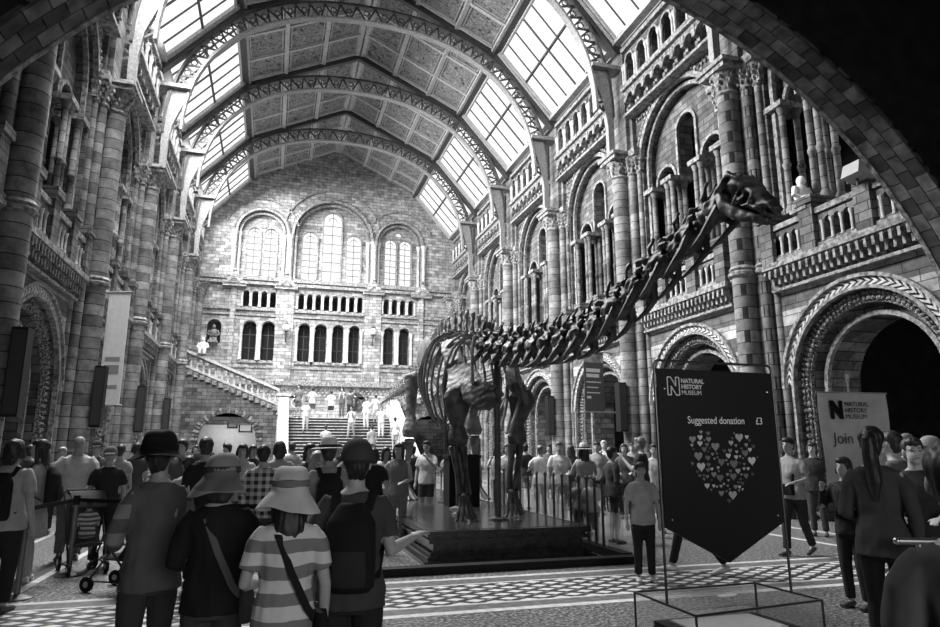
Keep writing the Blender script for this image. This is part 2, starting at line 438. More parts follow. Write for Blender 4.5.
for z0, z1, d in ((12.0, 12.18, .22), (12.3, 12.5, .16), (10.3, 10.45, .15), (9.95, 10.05, .1), (5.55, 5.8, .3), (6.6, 6.7, .08)):
    ft.box(-d, .02, XC-8.6, XC+8.6, z0, z1)
ft.build('moulding', M_TRIM, wall_far)
# column pairs flanking the big arches and between the lancets
fc = MB(FT)
def colm(mb, x, d, z0, z1, r=.11, n=10):
    mb.T = FT
    mb.loft([((d, x, z0), (0, r*1.5, 0), (r*1.5, 0, 0)), ((d, x, z0+.15), (0, r*1.4, 0), (r*1.4, 0, 0)), ((d, x, z0+.2), (0, r, 0), (r, 0, 0)), ((d, x, z1-.35), (0, r, 0), (r, 0, 0)), ((d, x, z1-.05), (0, r*1.7, 0), (r*1.7, 0, 0)), ((d, x, z1), (0, r*1.8, 0), (r*1.8, 0, 0))], n)
for c_, r_, _, zs in bigs:
    for s_ in (-1, 1):
        colm(fc, c_+s_*(r_+.12), -.12, 12.5, zs, .13); colm(fc, c_+s_*(r_-.2), .2, 12.5, zs, .1)
for c_, r_, s_, zs in arcs:
    colm(fc, c_-r_-.07, -.03, s_, zs, .05, 8); colm(fc, c_+r_+.07, -.03, s_, zs, .05, 8)
for c_, r_, s_, zs in low:
    colm(fc, c_-r_-.1, -.06, s_, zs, .08, 8); colm(fc, c_+r_+.1, -.06, s_, zs, .08, 8)
fc.build('colonnette_row', M_LIGHT, wall_far, smooth=True)
# broad pilasters with gabled tops
gb = MB(FT)
edges = [fx(u, 300)[0] for u in (233.5, 285.5, 373, 421)]
for i, xg in enumerate(edges):
    wd = .55 if i in (1, 2) else .16
    gb.box(-.16, .02, xg-wd, xg+wd, 5.8, 11.95)
    gb.add([(-.4, xg-.66, 11.98), (-.4, xg+.66, 11.98), (-.4, xg, 12.75), (0, xg-.66, 11.98), (0, xg+.66, 11.98), (0, xg, 12.75)], [(0, 1, 2), (5, 4, 3), (0, 3, 4, 1), (1, 4, 5, 2), (2, 5, 3, 0)])
    gb.ring(xg, 12.05, .22, .32, -.46, -.38, 10)
    gb.box(-.34, 0, xg-.72, xg+.72, 11.8, 11.98); gb.ball((-.28, xg, 12.85), .13, 8, 6)
    gb.box(-.22, 0, xg-.42, xg+.42, 12.0, 12.2)
gb.build('gabled_pilaster', M_FAR, wall_far)
# diaper frieze above the landing
dp = MB(FT)
for r_ in range(3):
    for i in range(60):
        x = XC-8+i*.27+(r_ % 2)*.13; z = 4.95+r_*.17
        dp.ball((-.03, x, z), (.05, .07, .06), 5, 3)
dp.build('diaper_frieze', M_LIGHT, wall_far)
# leaded windows of the end wall: glass and bars
wi = 0
def pane(c_, r_, s_, zs, d, mat, bars=True, nh=7):
    global wi
    wi += 1
    e_ = empty('window_%d' % wi, kind='structure')
    p = MB(FT); n = 14
    pts = [(c_-r_, s_), (c_+r_, s_)]+[(c_+r_*math.cos(PI*i/n), zs+r_*math.sin(PI*i/n)) for i in range(n+1)]
    p.add([(d, x, z) for x, z in pts]+[(d+.03, x, z) for x, z in pts], [tuple(range(len(pts))), tuple(range(2*len(pts)-1, len(pts)-1, -1))])
    p.build('pane', mat, e_)
    if bars:
        b = MB(FT); b.box(d-.03, d-.005, c_-.02, c_+.02, s_, zs+r_)
        for i in range(1, nh): z = s_+(zs-s_)*i/(nh-.5); b.box(d-.03, d-.005, c_-r_, c_+r_, z-.02, z+.02)
        b.ring(c_, zs, r_*.45, r_*.45+.035, d-.03, d-.005, 10)
        b.build('glazing_bar', M_IROND, e_)
for w_ in big_l: pane(*w_, .62, M_WINF)
for w_ in pairs: pane(*w_, .62, M_WINF)
for c_ in (XM-off, XM+off): pane(c_, .19, zsp+.74, zsp+.75, .44, M_WINF, False)
M_DGL = plain(.02, .12, 0, .5)
for w_ in low:
    pane(*w_, .6, M_DGL, True, 3)

# near transverse arch and the low entrance hall around the viewer
na = MB(lambda x, y, z: (y, 7.05+x, z))
na.archwall(XC-9.6, XC+9.6, 0, 24, [(XC, 7.97, .0, .85)], 0, .72, 64)
wall_near = tag(na.build('wall_near', brickmat('arch_brick', .16, .07, .02, .5, .34, ms=.03, bmp=1.0)), kind='structure')
so = MB(lambda x, y, z: (y, 7.05+x, z))
for i in range(84):
    for r_ in range(3):
        a0 = PI*(i+(.5 if r_ == 1 else 0))/84+.001; a1 = a0+PI/84-.002
        def P(an, r, d): return (d, XC+math.cos(an)*r, .85+math.sin(an)*r)
        d0, d1 = ((.02, .22), (.235, .435), (.45, .66))[r_]; so.cur = R.choice([0, 0, 1, 2])
        so.hexa([P(a0, 7.93, d0), P(a0, 8.02, d0), P(a1, 8.02, d0), P(a1, 7.93, d0), P(a0, 7.93, d1), P(a0, 8.02, d1), P(a1, 8.02, d1), P(a1, 7.93, d1)])
so.build('soffit_blocks', [noisemat('soffit_stone_a', .06, .16, 5, .8), noisemat('soffit_stone_b', .03, .07, 5, .8), noisemat('soffit_stone_c', .1, .24, 5, .8)], wall_near)
nr = MB(lambda x, y, z: (y, 7.05+x, z)); nr.ring(XC, .85, 7.92, 8.05, .67, .75, 64); 
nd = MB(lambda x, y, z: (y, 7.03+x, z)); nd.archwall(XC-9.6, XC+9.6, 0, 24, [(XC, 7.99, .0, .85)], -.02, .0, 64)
nd.build('shade_facing', M_SHADE_WALL, wall_near)  # near-black sheet puts the unlit shade into the arch's near face
nr.build('arch_roll_moulding', M_TRIM, wall_near)
eh = MB()
eh.box(XC-9.6, XC-9.3, -8, 7.05, 0, 11); eh.box(XC+9.3, XC+9.6, -8, 7.05, 0, 11)
tag(eh.build('wall_entrance', M_SHADE_WALL), kind='structure')
eb = MB(lambda x, y, z: (y, -8.3+x, z)); eb.archwall(XC-9.6, XC+9.6, 0, 11, [(XC-1, 2.0, 0, 3.0)], 0, .3)
tag(eb.build('wall_back', M_SHADE_WALL), kind='structure')
ec = MB(); ec.box(XC-9.6, XC+9.6, -8, 7.05, 9.6, 9.9)
ceil_e = tag(ec.build('ceiling_entrance', M_WOOD), kind='structure')
ej = MB()
for i in range(24): ej.box(XC-9.3, XC+9.3, -7.6+i*.6, -7.45+i*.6, 9.35, 9.6)
ej.build('ceiling_joists', noisemat('oak_joist', .03, .07, 8, .5, .3), ceil_e)

# ceiling --------------------------------------------------------------
HS, ZS, HW, ZW, ZR = 5.5, 19.35, 8.15, 16.35, 21.95
def panelmat():
    m, nt, b = nodes('painted_botanical_panel', .7, .3)
    pos = mapping_xyz(nt)
    w = N(nt, 'ShaderNodeTexNoise'); w.inputs['Scale'].default_value = 2.6; w.inputs['Detail'].default_value = 5; w.inputs['Distortion'].default_value = 2.5
    nt.links.new(pos, w.inputs['Vector'])
    nt.links.new(ramp(nt, w.outputs[0], [(.40, .05), (.47, .30), (.53, .09), (.62, .30)]), b.inputs['Base Color'])
    return m
M_PANEL = panelmat(); M_RIB = noisemat('gilded_rib', .32, .5, 10, .5, .2)
ce = MB()
for s_ in (-1, 1):
    a = (XC, ZR); c = (XC+s_*HS, ZS)
    ce.hexa([(a[0], 7.5, a[1]), (c[0], 7.5, c[1]), (c[0], YF+.3, c[1]), (a[0], YF+.3, a[1]), (a[0], 7.5, a[1]+.2), (c[0], 7.5, c[1]+.2), (c[0], YF+.3, c[1]+.2), (a[0], YF+.3, a[1]+.2)])
    # unseen first bay closed by an added solid slope, keeping the near end dark
    ce.hexa([(XC+s_*HS, 7.5, ZS), (XC+s_*8.6, 7.5, ZW-.4), (XC+s_*8.6, Y0, ZW-.4), (XC+s_*HS, Y0, ZS), (XC+s_*HS, 7.5, ZS+.2), (XC+s_*8.6, 7.5, ZW-.2), (XC+s_*8.6, Y0, ZW-.2), (XC+s_*HS, Y0, ZS+.2)])
ceiling = tag(ce.build('ceiling', M_PANEL), kind='structure')
rb_ = MB(); df = MB()
for b in range(-1, 5):
    ya, yb = bayc(b)-HB, bayc(b)+HB
    for s_ in (-1, 1):
        def S(t, y, dz=0): return (XC+s_*HS*t, y, ZR+(ZS-ZR)*t-dz)
        for t in (.02, .335, .665, .985): rb_.bar(S(t, ya, .06), S(t, yb, .06), .2 if t in (.335, .665) else .28, .14)
        for k in (1, 2): y = ya+(yb-ya)*k/3; rb_.bar(S(0, y, .05), S(1, y, .05), .14, .12)
        for k in (0, 3): y = ya+(yb-ya)*k/3; rb_.bar(S(0, y+(.28 if k == 0 else -.28), .05), S(1, y+(.28 if k == 0 else -.28), .05), .12, .12)
        # inner frames of each panel
        for ti in range(3):
            t0, t1 = (.02, .335, .665)[ti]+.035, (.335, .665, .985)[ti]-.035
            for k in range(3):
                y0 = ya+(yb-ya)*k/3+(.36 if k == 0 else .13); y1 = ya+(yb-ya)*(k+1)/3-(.36 if k == 2 else .13)
                for p, q in ((S(t0, y0, .03), S(t1, y0, .03)), (S(t0, y1, .03), S(t1, y1, .03)), (S(t0, y0, .03), S(t0, y1, .03)), (S(t1, y0, .03), S(t1, y1, .03))): rb_.bar(p, q, .045, .05)
    df.bar((XC, ya, ZR-.2), (XC+HS+.1, ya, ZS-.15), .24, .3); df.bar((XC, ya, ZR-.15), (XC-HS-.1, ya, ZS-.15), .24, .3)
    for s_ in (-1, 1): df.bar((XC+s_*HS, ya, ZS-.15), (XC+s_*8.3, ya, ZW-.25), .36, .4)
for s_ in (-1, 1): df.bar((XC+s_*(HS+.02), 7.6, ZS-.1), (XC+s_*(HS+.02), YF, ZS-.1), .3, .22)
rb_.build('ceiling_rib', M_RIB, ceiling); df.build('rafter', M_IROND, ceiling)
# skylights: one window per bay and slope
for b in range(0, 5):
    ya, yb = bayc(b)-HB+.2, bayc(b)+HB-.2
    if b == 4: yb = YF-.1
    for s_ in (-1, 1):
        wi += 1
        e_ = empty('window_%d' % wi, kind='structure')
        def S(t, y, d=0): return (XC+s_*(HS+(HW-HS)*t)+s_*.7*d, y, ZS+(ZW-ZS)*t+.7*d)
        p = MB(); q = [S(0, ya-.2, .1), S(1, ya-.2, .1), S(1, yb+.2, .1), S(0, yb+.2, .1)]
        p.add(q+[(a[0]+s_*.02, a[1], a[2]+.02) for a in q], [(0, 1, 2, 3), (7, 6, 5, 4)]); p.build('pane', M_SKYL, e_)
        fr_ = MB()
        for t in (0, 1): fr_.bar(S(t, ya), S(t, yb), .3, .2)
        for y in (ya, yb): fr_.bar(S(0, y), S(1, y), .26, .22)
        for y in (ya+.22, yb-.22): fr_.bar(S(0, y, -.04), S(1, y, -.04), .06, .12)
        for t in (.08,): fr_.bar(S(t, ya, -.04), S(t, yb, -.04), .1, .1)
        fr_.build('skylight_frame', M_RIB, e_)
        g = MB()
        g.bar(S(.5, ya), S(.5, yb), .09, .1)
        for k in range(1, 6): y = ya+(yb-ya)*k/6; g.bar(S(0, y), S(1, y), .028 if k != 3 else .06, .07)
        g.build('glazing_bar', M_IROND, e_)
# ------------------------------------------------------------------ piers, balustrades, arcades, trusses
def make_pier():
    t = empty('clustered_pier', cat='pier')
    def shaft(nm, x, y, r, z0, z1):
        m = MB(); m.lathe([(r*1.0, z0), (r, z1)], (x, y, 0), 18); m.build(nm, M_SHAFT, t, smooth=True)
    b = MB()
    for x, y, r in ((0, 0, .3), (.24, .46, .15), (.24, -.46, .15)):
        b.lathe([(r*1.55, 0), (r*1.55, .3), (r*1.3, .4), (r*1.45, .5), (r*1.1, .62), (r, .7)], (x, y, 0), 18)
    b.box(.3, .9, -.8, .8, 0, .55); b.build('base', M_STONE, t)
    shaft('shaft', 0, 0, .28, .7, 11.15)
    for s_ in (-1, 1):
        shaft('side_shaft', .24, s_*.46, .135, .7, 11.2); shaft('side_shaft', .36, s_*.74, .09, .55, 11.2)
    p = MB(); p.box(.16, .9, -.34, .34, 0, 11.9); p.box(.36, .9, -.72, .72, 0, 11.9); p.build('pilaster', M_SHAFT, t)
    r_ = MB()
    for x, y, r in ((0, 0, .28), (.24, .46, .135), (.24, -.46, .135), (.36, .74, .09), (.36, -.74, .09)):
        r_.lathe([(r+.01, 5.9), (r+.08, 5.95), (r+.09, 6.02), (r+.03, 6.07), (r+.07, 6.12), (r+.01, 6.2)], (x, y, 0), 18)
    r_.build('ring', M_TRIM, t, smooth=True)
    c = MB()
    rr = random.Random(5)
    for x, y, r in ((0, 0, .28), (.24, .46, .135), (.24, -.46, .135), (.36, .74, .09), (.36, -.74, .09)):
        c.lathe([(r+.01, 11.0), (r+.05, 11.05), (r+.01, 11.12), (r+.06, 11.35), (r+.16, 11.6), (r+.17, 11.66)], (x, y, 0), 18)
        for z in (11.22, 11.36, 11.5):
            for k in range(8):
                a = k*PI/4+z; q = r+.04+(z-11.2)*.35; c.ball((x+math.cos(a)*q, y+math.sin(a)*q, z), (.045, .045, .07), 5, 4)
    c.box(-.48, .9, -.52, .52, 11.64, 11.78); c.box(-.54, .9, -.58, .58, 11.78, 11.9); c.box(.05, .9, -.95, .95, 11.64, 11.9)
    c.build('capital', M_TRIM, t)
    u = MB(); u.box(.1, .9, -.42, .42, 11.9, 15.9); u.box(.25, .9, -.6, .6, 11.9, 13.2); u.build('upper_pilaster', M_SHAFT, t)
    return t
pier = make_pier()
first = True
for side, sn in ((1, 'right'), (-1, 'left')):
    for k in range(0, 6):
        loc = (XC+side*FW, Y0+SB*k, 0) if k < 5 else (XC+side*FW, YF-.55, 0)
        rz = 0 if side > 0 else PI
        if first: p = pier; p.location = loc; p.rotation_euler = (0, 0, rz); first = False
        else: p = copy_tree(pier, loc, rz)
        p['label'] = ('banded stone pier of clustered shafts, %s side, %s' % (sn, ['nearest the viewer', 'second from the viewer', 'third from the viewer', 'third from the end wall', 'second from the end wall', 'in the corner of the end wall'][k]))
        p['group'] = 'clustered piers along the nave'
bayname = ['nearest the viewer', 'second from the viewer', 'third from the viewer', 'fourth from the viewer', 'second from the end wall', 'next to the end wall']
def spread_bays(proto, group, txt, bays=range(-1, 5)):
    f_ = True
    for side, sn in ((1, 'right'), (-1, 'left')):
        for b in bays:
            loc = (XC+side*FW, bayc(b), 0); rz = 0 if side > 0 else PI
            if f_: o = proto; o.location = loc; o.rotation_euler = (0, 0, rz); f_ = False
            else: o = copy_tree(proto, loc, rz)
            o['label'] = txt % (sn, bayname[b+1]); o['group'] = group
def make_bal():
    t = empty('gallery_balustrade', cat='balustrade')
    r_ = MB(); r_.box(-.02, .36, -2.25, 2.25, 5.88, 6.02); r_.box(.06, .34, -2.2, 2.2, 6.02, 6.12); r_.build('string_course', M_TRIM, t)
    c = MB(); c.box(.18, .4, -2.2, 2.2, 5.35, 5.42); n = 22
    for i in range(n):
        y = -2.15+(i+.5)*4.3/n
        c.box(.02, .38, y-.035, y+.035, 5.66, 5.9); c.box(.12, .38, y-.035, y+.035, 5.5, 5.66)
        c.ring(y+4.3/n/2, 5.78, .062, .12, .04, .2, 6)
    c.build('corbel_table', M_TRIM, t)
    h = MB(); h.box(.06, .34, -2.2, 2.2, 6.82, 6.95); h.build('handrail', M_TRIM, t)
    w = MB(); ops = [(s_*.26+c0, .09, 6.2, 6.6) for c0 in (-1.5, 0, 1.5) for s_ in (-1, 0, 1)]
    w.archwall(-2.2, 2.2, 6.12, 6.82, sorted(ops), .12, .28, 8); w.build('pierced_panel', M_STONE, t)
    for c0 in (-1.5, 0, 1.5):
        for s_ in (-1.5, -.5, .5, 1.5):
            b = MB(); b.lathe([(.05, 6.14), (.035, 6.2), (.035, 6.5), (.055, 6.58), (.055, 6.62)], (.1, c0+s_*.26, 0), 8); b.build('baluster', M_LIGHT, t, smooth=True)
    for s_ in (-.75, .75, -2.05, 2.05):
        p = MB(); p.box(0, .95, s_-.2, s_+.2, 6.02, 7.15); p.box(-.05, .99, s_-.26, s_+.26, 7.1, 7.28); p.build('pedestal', M_STONE, t)
    return t
spread_bays(make_bal(), 'gallery balustrades', 'carved stone balustrade with corbel table on the %s gallery, bay %s')
def make_cluster():
    t = empty('gallery_arcade', cat='arcade')
    for s_ in (-.75, .75, -1.82, 1.82):
        for dx_, dy in ((.55, -.13), (.55, .13), (1.0, -.13), (1.0, .13)):
            if abs(s_) > 1.5 and dy*s_ > 0: continue
            m = MB(); m.lathe([(.13, 7.28), (.13, 7.4), (.085, 7.5), (.08, 8.5), (.105, 8.53), (.105, 8.6), (.08, 8.63), (.08, 9.9), (.09, 9.95), (.13, 10.1), (.14, 10.14)], (dx_, s_+dy, 0), 10); m.build('colonnette', M_SHAFT, t, smooth=True)
        c = MB(); c.box(.38, 1.2, s_-.3, s_+.3, 10.12, 10.27); c.build('abacus', M_TRIM, t)
    return t
spread_bays(make_cluster(), 'gallery arcades', 'tall gallery arcade of slender colonnettes on the %s side, bay %s')
def make_parapet():
    t = empty('parapet_arcade', cat='parapet')
    c = MB(); n = 8
    for i in range(n+1):
        y = -2.3+i*4.6/n
        c.box(-.02, .56, y-.07, y+.07, 13.72, 14.1); c.box(.15, .56, y-.07, y+.07, 13.5, 13.72); c.ball((.12, y, 13.48), (.1, .08, .1), 6, 5)
        if i < n: c.ring(y+4.6/n/2, 13.78, .2, .3, 0, .22, 10)
    c.box(0.0, .56, -2.35, 2.35, 14.05, 14.16); c.build('corbel_table', M_TRIM, t)
    s2 = MB(); s2.box(-.12, .6, -2.4, 2.4, 14.16, 14.34); s2.box(-.06, .6, -2.4, 2.4, 13.16, 13.26); s2.build('string_course', M_TRIM, t)
    w = MB(); m_ = 6; ops = [(-2.3+(i+.5)*4.6/m_, .24, 14.34, 15.2) for i in range(m_)]
    w.archwall(-2.4, 2.4, 14.34, 15.75, ops, .1, .45, 12); w.build('pierced_wall', M_STONE, t)
    for i in range(m_+1):
        y = -2.3+i*4.6/m_
        for dy in (-.07, .07):
            b = MB(); b.lathe([(.07, 14.34), (.045, 14.42), (.045, 14.98), (.08, 15.12), (.085, 15.2)], (.02, y+dy, 0), 8); b.build('colonnette', M_LIGHT, t, smooth=True)
    q = MB()
    for i in range(m_): q.ring(ops[i][0], 15.2, .24, .31, -.02, .12, 10)
    q.box(-.05, .5, -2.4, 2.4, 15.72, 15.88); q.build('arch_moulding', M_TRIM, t)
    return t
spread_bays(make_parapet(), 'parapet arcades', 'small-arched parapet arcade under the %s skylights, bay %s')

# curved iron roof trusses
def make_truss():
    t = empty('roof_truss', cat='roof truss')
    def el(a, bb, z0, tt, n=2.25):
        c, s_ = math.cos(tt), math.sin(tt)
        return (math.copysign(abs(c)**(2/n), c)*a, 0, z0+abs(s_)**(2/n)*bb)
    n = 40
    A = [el(7.95, 7.0, 13.4, PI*i/n) for i in range(n+1)]; B = [el(7.32, 6.1, 13.6, PI*i/n) for i in range(n+1)]
    for nm, P in (('outer_chord', A), ('inner_chord', B)):
        for half in (0, 1):
            m = MB(); seg = P[:n//2+1] if half == 0 else P[n//2:]
            for i in range(len(seg)-1): m.bar(seg[i], seg[i+1], .3, .09, (0, 0, 1) if i else (0, 0, 1))
            m.build(nm, M_IROND if nm == 'outer_chord' else M_IRON, t)
    for half in (0, 1):
        m = MB(); N2 = 20
        rng = range(0, N2) if half == 0 else range(N2, 2*N2)
        for i in rng:
            def at(P, q):
                q = q/(2*N2)*n; k = min(int(q), n-1); f = q-k; a, b = Vector(P[k]), Vector(P[k+1]); return a+(b-a)*f
            a0, a1 = at(A, i), at(A, i+1); bm_ = at(B, i+.5)
            m.bar(a0, bm_, .07, .05, (0, 1, 0)); m.bar(bm_, a1, .07, .05, (0, 1, 0))
            am = at(A, i+.5); cc = (Vector(am)*.62+bm_*.38)
            m.ring(0, 0, .0, 0, 0, 0, 1) if 0 else None
            # iron rosette in each triangle
            for k in range(5):
                an = k*2*PI/5; an2 = (k+1)*2*PI/5; r_ = .13
                m.bar((cc.x+math.cos(an)*r_, 0, cc.z+math.sin(an)*r_), (cc.x+math.cos(an2)*r_, 0, cc.z+math.sin(an2)*r_), .04, .03, (0, 1, 0))
        m.build('lattice', M_IROND, t)
    for s_ in (-1, 1):
        f_ = MB()
        pr = [(7.95, 11.9), (7.74, 11.9), (7.73, 12.3), (7.73, 13.0), (7.62, 13.8), (7.34, 14.6), (7.20, 15.2), (7.55, 15.2), (7.9, 15.3), (7.96, 14.8), (7.98, 13.5)]
        nn = len(pr); vs = [(s_*x, -.1, z) for x, z in pr]+[(s_*x, .1, z) for x, z in pr]
        f_.add(vs, [tuple(range(nn)), tuple(range(2*nn-1, nn-1, -1))]+[(i, (i+1) % nn, nn+(i+1) % nn, nn+i) for i in range(nn)])
        for i in range(14): 
            z = 12.05+i*.22
            for y in (-.1, .1): f_.ball((s_*7.74, y*.7, z), .02, 5, 4)
        f_.box(min(s_*7.1, s_*8.3), max(s_*7.1, s_*8.3), -.3, .3, 15.25, 15.4)
        f_.build('wall_bracket', M_TRIM if 0 else M_IRON, t)
    return t
tr0 = make_truss(); tr0.location = (XC, Y0, 0)
for k in range(0, 5):
    o = tr0 if k == 0 else copy_tree(tr0, (XC, Y0+SB*k, 0))
    o['label'] = 'curved iron roof truss with triangular lattice spanning the nave, ' + ['nearest the viewer', 'second from the viewer', 'middle of the five', 'second from the end wall', 'nearest the end wall'][k]
    o['group'] = 'roof trusses'

# ------------------------------------------------------------------ grand staircase
SX0, SX1 = .75, 6.35        # width of the main flight
YB, YT, ZT_ = 31.5, 38.0, 3.3
st = empty('grand_staircase', (0, 0, 0), label='wide pale stone staircase rising to the landing under the end wall', cat='staircase')
sm = MB(); ns = 20
for i in range(ns):
    y0 = YB+(YT-YB)*i/ns; sm.box(SX0, SX1, y0, YT+.01, ZT_*i/ns, ZT_*(i+1)/ns-.05)
sm.build('steps', plain(.035, .7), st)
sn_ = MB()
for i in range(ns):
    y0 = YB+(YT-YB)*i/ns; sn_.box(SX0, SX1, y0-.04, y0+.2, ZT_*(i+1)/ns-.04, ZT_*(i+1)/ns)
sn_.build('nosings', M_LIGHT, st, label='pale step edges')
ld = MB(); ld.box(SX0, SX1, YT+.01, YF, ZT_-.3, ZT_); ld.box(XC-5.6, XC+5.6, YT+.52, YF, ZT_-.28, ZT_-.005); ld.build('landing', M_LIGHT, st)
def sloped_bal(mb, cap_, p0, p1, w, h, n, bal=None):
    p0, p1 = Vector(p0), Vector(p1)
for s_, X_ in ((-1, SX0-.25), (1, SX1+.25)):
    b = MB(); w_ = .22
    b.hexa([(X_-w_, YB-.3, 0), (X_+w_, YB-.3, 0), (X_+w_, YT, 0), (X_-w_, YT, 0), (X_-w_, YB-.3, .75), (X_+w_, YB-.3, .75), (X_+w_, YT, ZT_+.75), (X_-w_, YT, ZT_+.75)])
    b.build('string_wall', M_LIGHT, st)
    c = MB(); c.bar((X_, YB-.3, 1.18), (X_, YT, ZT_+1.18), .5, .12, (0, 0, 1)); c.build('coping', M_LIGHT, st)
    for i in range(16):
        y = YB+(YT-YB)*(i+.5)/16; z = ZT_*(i+.5)/16+.74
        q = MB(); q.lathe([(.09, 0), (.05, .08), (.09, .2), (.05, .34), (.08, .42)], (X_, y, z), 8); q.build('baluster', M_LIGHT, st, smooth=True)
    for y, zz in ((YT, ZT_), (YB-.45, 0)):
        nw = MB(); nw.box(X_-.3, X_+.3, y-.3, y+.3, 0 if zz == 0 else 0, zz+1.15); nw.box(X_-.4, X_+.4, y-.4, y+.4, zz+1.15, zz+1.3); nw.box(X_-.34, X_+.34, y-.34, y+.34, zz+.1, zz+.25)
        nw.box(X_-.34, X_+.34, y-.35, y+.35, zz+.9, zz+.98); nw.build('newel', M_LIGHT, st)
# side flights with an arch beneath, left and right
for s_, nm in ((-1, 'left'), (1, 'right')):
    w = MB(lambda x, y, z: (XC+s_*y, YT+x, z))
    xin = (XC-(SX0-.5)) if s_ < 0 else (SX1+.5-XC); xout = 8.2
    ac = XC+2.25 if s_ < 0 else 5.4
    ac = 5.6
    w.archwall(xin, xout, 0, 3.3, [(ac, 1.5, 0, 2.0)], 0, .5, 18)
    # rising top part
    w.hexa([(0, xin, 3.3), (.5, xin, 3.3), (.5, xout, 3.3), (0, xout, 3.3), (0, xin, 3.9), (.5, xin, 3.9), (.5, xout, 6.0), (0, xout, 6.0)])
    e_ = w.build('wall_stair_'+nm, M_STONE); tag(e_, kind='structure')
    rg = MB(w.T); 
    n_ = 25
    for i in range(n_):
        a, b2 = PI*i/n_+.02, PI*(i+1)/n_-.02
        def P(an, r, d): return (d, ac+math.cos(an)*r, 2.0+math.sin(an)*r)
        rg.cur = i % 2; rg.hexa([P(a, 1.48, -.05), P(a, 1.8, -.05), P(b2, 1.8, -.05), P(b2, 1.48, -.05), P(a, 1.48, .3), P(a, 1.8, .3), P(b2, 1.8, .3), P(b2, 1.48, .3)])
    rg.build('voussoir_ring', [M_TRIM, M_STONE], e_)
    fl_ = MB(w.T)
    for i in range(14):
        y0 = xin+(xout-xin)*i/14; fl_.box(.5, 4.9, y0, xout, ZT_+2.1*i/14, ZT_+2.1*(i+1)/14)
    fl_.build('side_flight', M_LIGHT, st)
    t = empty('stair_balustrade', label='stepped stone balustrade with round openings climbing the side flight on the %s' % nm, cat='balustrade', group='side flight balustrades')
    hr = MB(w.T); L = xout-xin
    hr.bar((.2, xin, 4.8), (.2, xout, 6.9), .4, .14); hr.bar((.2, xin, 3.98), (.2, xout, 6.08), .44, .12); hr.build('handrail', M_LIGHT, t)
    nb = 16
    for i in range(nb):
        y = xin+L*(i+.5)/nb; z = 4.0+2.1*(i+.5)/nb
        q = MB(w.T); q.lathe([(.09, 0), (.06, .1), (.06, .55), (.1, .68), (.1, .74)], (.2, y, z), 8); q.build('baluster', M_LIGHT, t, smooth=True)
    ar = MB(w.T)
    for i in range(nb-1):
        y = xin+L*(i+1)/nb; z = 4.55+2.1*(i+1)/nb; ar.ring(y, z-.02, .1, .2, .1, .3, 8)
    ar.build('arched_opening', M_TRIM, t)
    cb = MB(w.T)
    for i in range(nb): y = xin+L*(i+.5)/nb; z = 3.7+2.1*(i+.5)/nb; cb.box(-.1, .1, y-.1, y+.12, z-.1, z+.14)
    cb.build('corbel', M_TRIM, t)
# pale room seen through the arch under the left flight
rm = MB(); rm.box(XC-8.1, XC-2.6, 42.2, 42.4, 0, 3.0)
tag(rm.build('wall_under_stairs', plain(.6, .8)), kind='structure')
area('under_stairs_light', (XC-5.4, 40.6, 2.9), (XC-5.4, 42.2, 1.4), 2.5, .8, 35, 160)  # area lamp over the pale wall under the left flight
for i, (u, v, w_, h_) in enumerate(((232.5, 425, .6, .4), (245.5, 428, .78, .52))):
    p = px(u, v, Y=42.15); t = empty('picture_frame', p, label=['small dark framed picture on the pale wall under the stairs', 'larger dark framed picture with a pale print under the stairs'][i], cat='picture', group='pictures under the stairs')
    a = MB(); a.box(-w_/2, w_/2, -.03, .03, -h_/2, h_/2); a.build('frame', M_BLACK, t)
    a = MB(); a.box(-w_/2+.08, w_/2-.08, -.04, -.03, -h_/2+.08, h_/2-.08); a.build('print', plain(.2 if i == 0 else .6), t)
# memorial plaques at the landing
for i, (u, dk) in enumerate(((297, .22), (357.5, .06))):
    p = px(u, 390, Y=YF); t = empty('wall_plaque', (p.x, YF-.02, 4.0), label=['grey round-topped memorial plaque at the left of the landing', 'black round-topped memorial plaque at the right of the landing'][i], cat='plaque', group='memorial plaques')
    a = MB(lambda x, y, z: (y, -x, z)); a.box(0, .12, -.55, .55, 0, .9); a.ring(0, .75, 0, .42, 0, .12, 12); a.build('slab', plain(dk, .35), t)
    a = MB(lambda x, y, z: (y, -x, z)); a.ring(0, .45, .26, .33, .12, .16, 20, a0=0, a1=2*PI)
    for k in range(4): a.box(.12, .14, -.4, .4, .12+k*.05, .14+k*.05)
    a.build('relief', plain(dk*2.2, .4), t)
# bust in the niche of the end wall and figures on the newels
def statue(nm, loc, s_, label, seated=False, sh=.5):
    t = empty(nm, loc, label=label, cat='statue')
    m = MB(); m.ball((0, 0, .62*s_), (.28*s_, .2*s_, .34*s_)); m.ball((0, -.02, 1.05*s_), (.13*s_, .15*s_, .18*s_)); m.tube([(0, 0, .8*s_), (0, 0, 1.0*s_)], .07*s_)
    for q in (-1, 1): m.tube([(q*.22*s_, 0, .82*s_), (q*.34*s_, -.05*s_, .55*s_), (q*.12*s_, -.2*s_, .42*s_)], [.1*s_, .08*s_, .06*s_])
    if seated:
        for q in (-1, 1): m.tube([(q*.12*s_, 0, .35*s_), (q*.15*s_, -.35*s_, .38*s_), (q*.15*s_, -.38*s_, .05)], [.14*s_, .11*s_, .09*s_])
    m.build('figure', plain(sh, .5), t, smooth=True)
    b = MB(); b.box(-.3*s_, .3*s_, -.4*s_, .25*s_, 0, .12*s_); b.box(-.22*s_, .22*s_, -.2*s_, .2*s_, .12*s_, .34*s_); b.build('plinth', M_TRIM, t)
    return t
statue('bust', (niche[0], YF-.02, 8.1), .95, 'dark stone bust in the round-headed niche of the end wall', sh=.12)
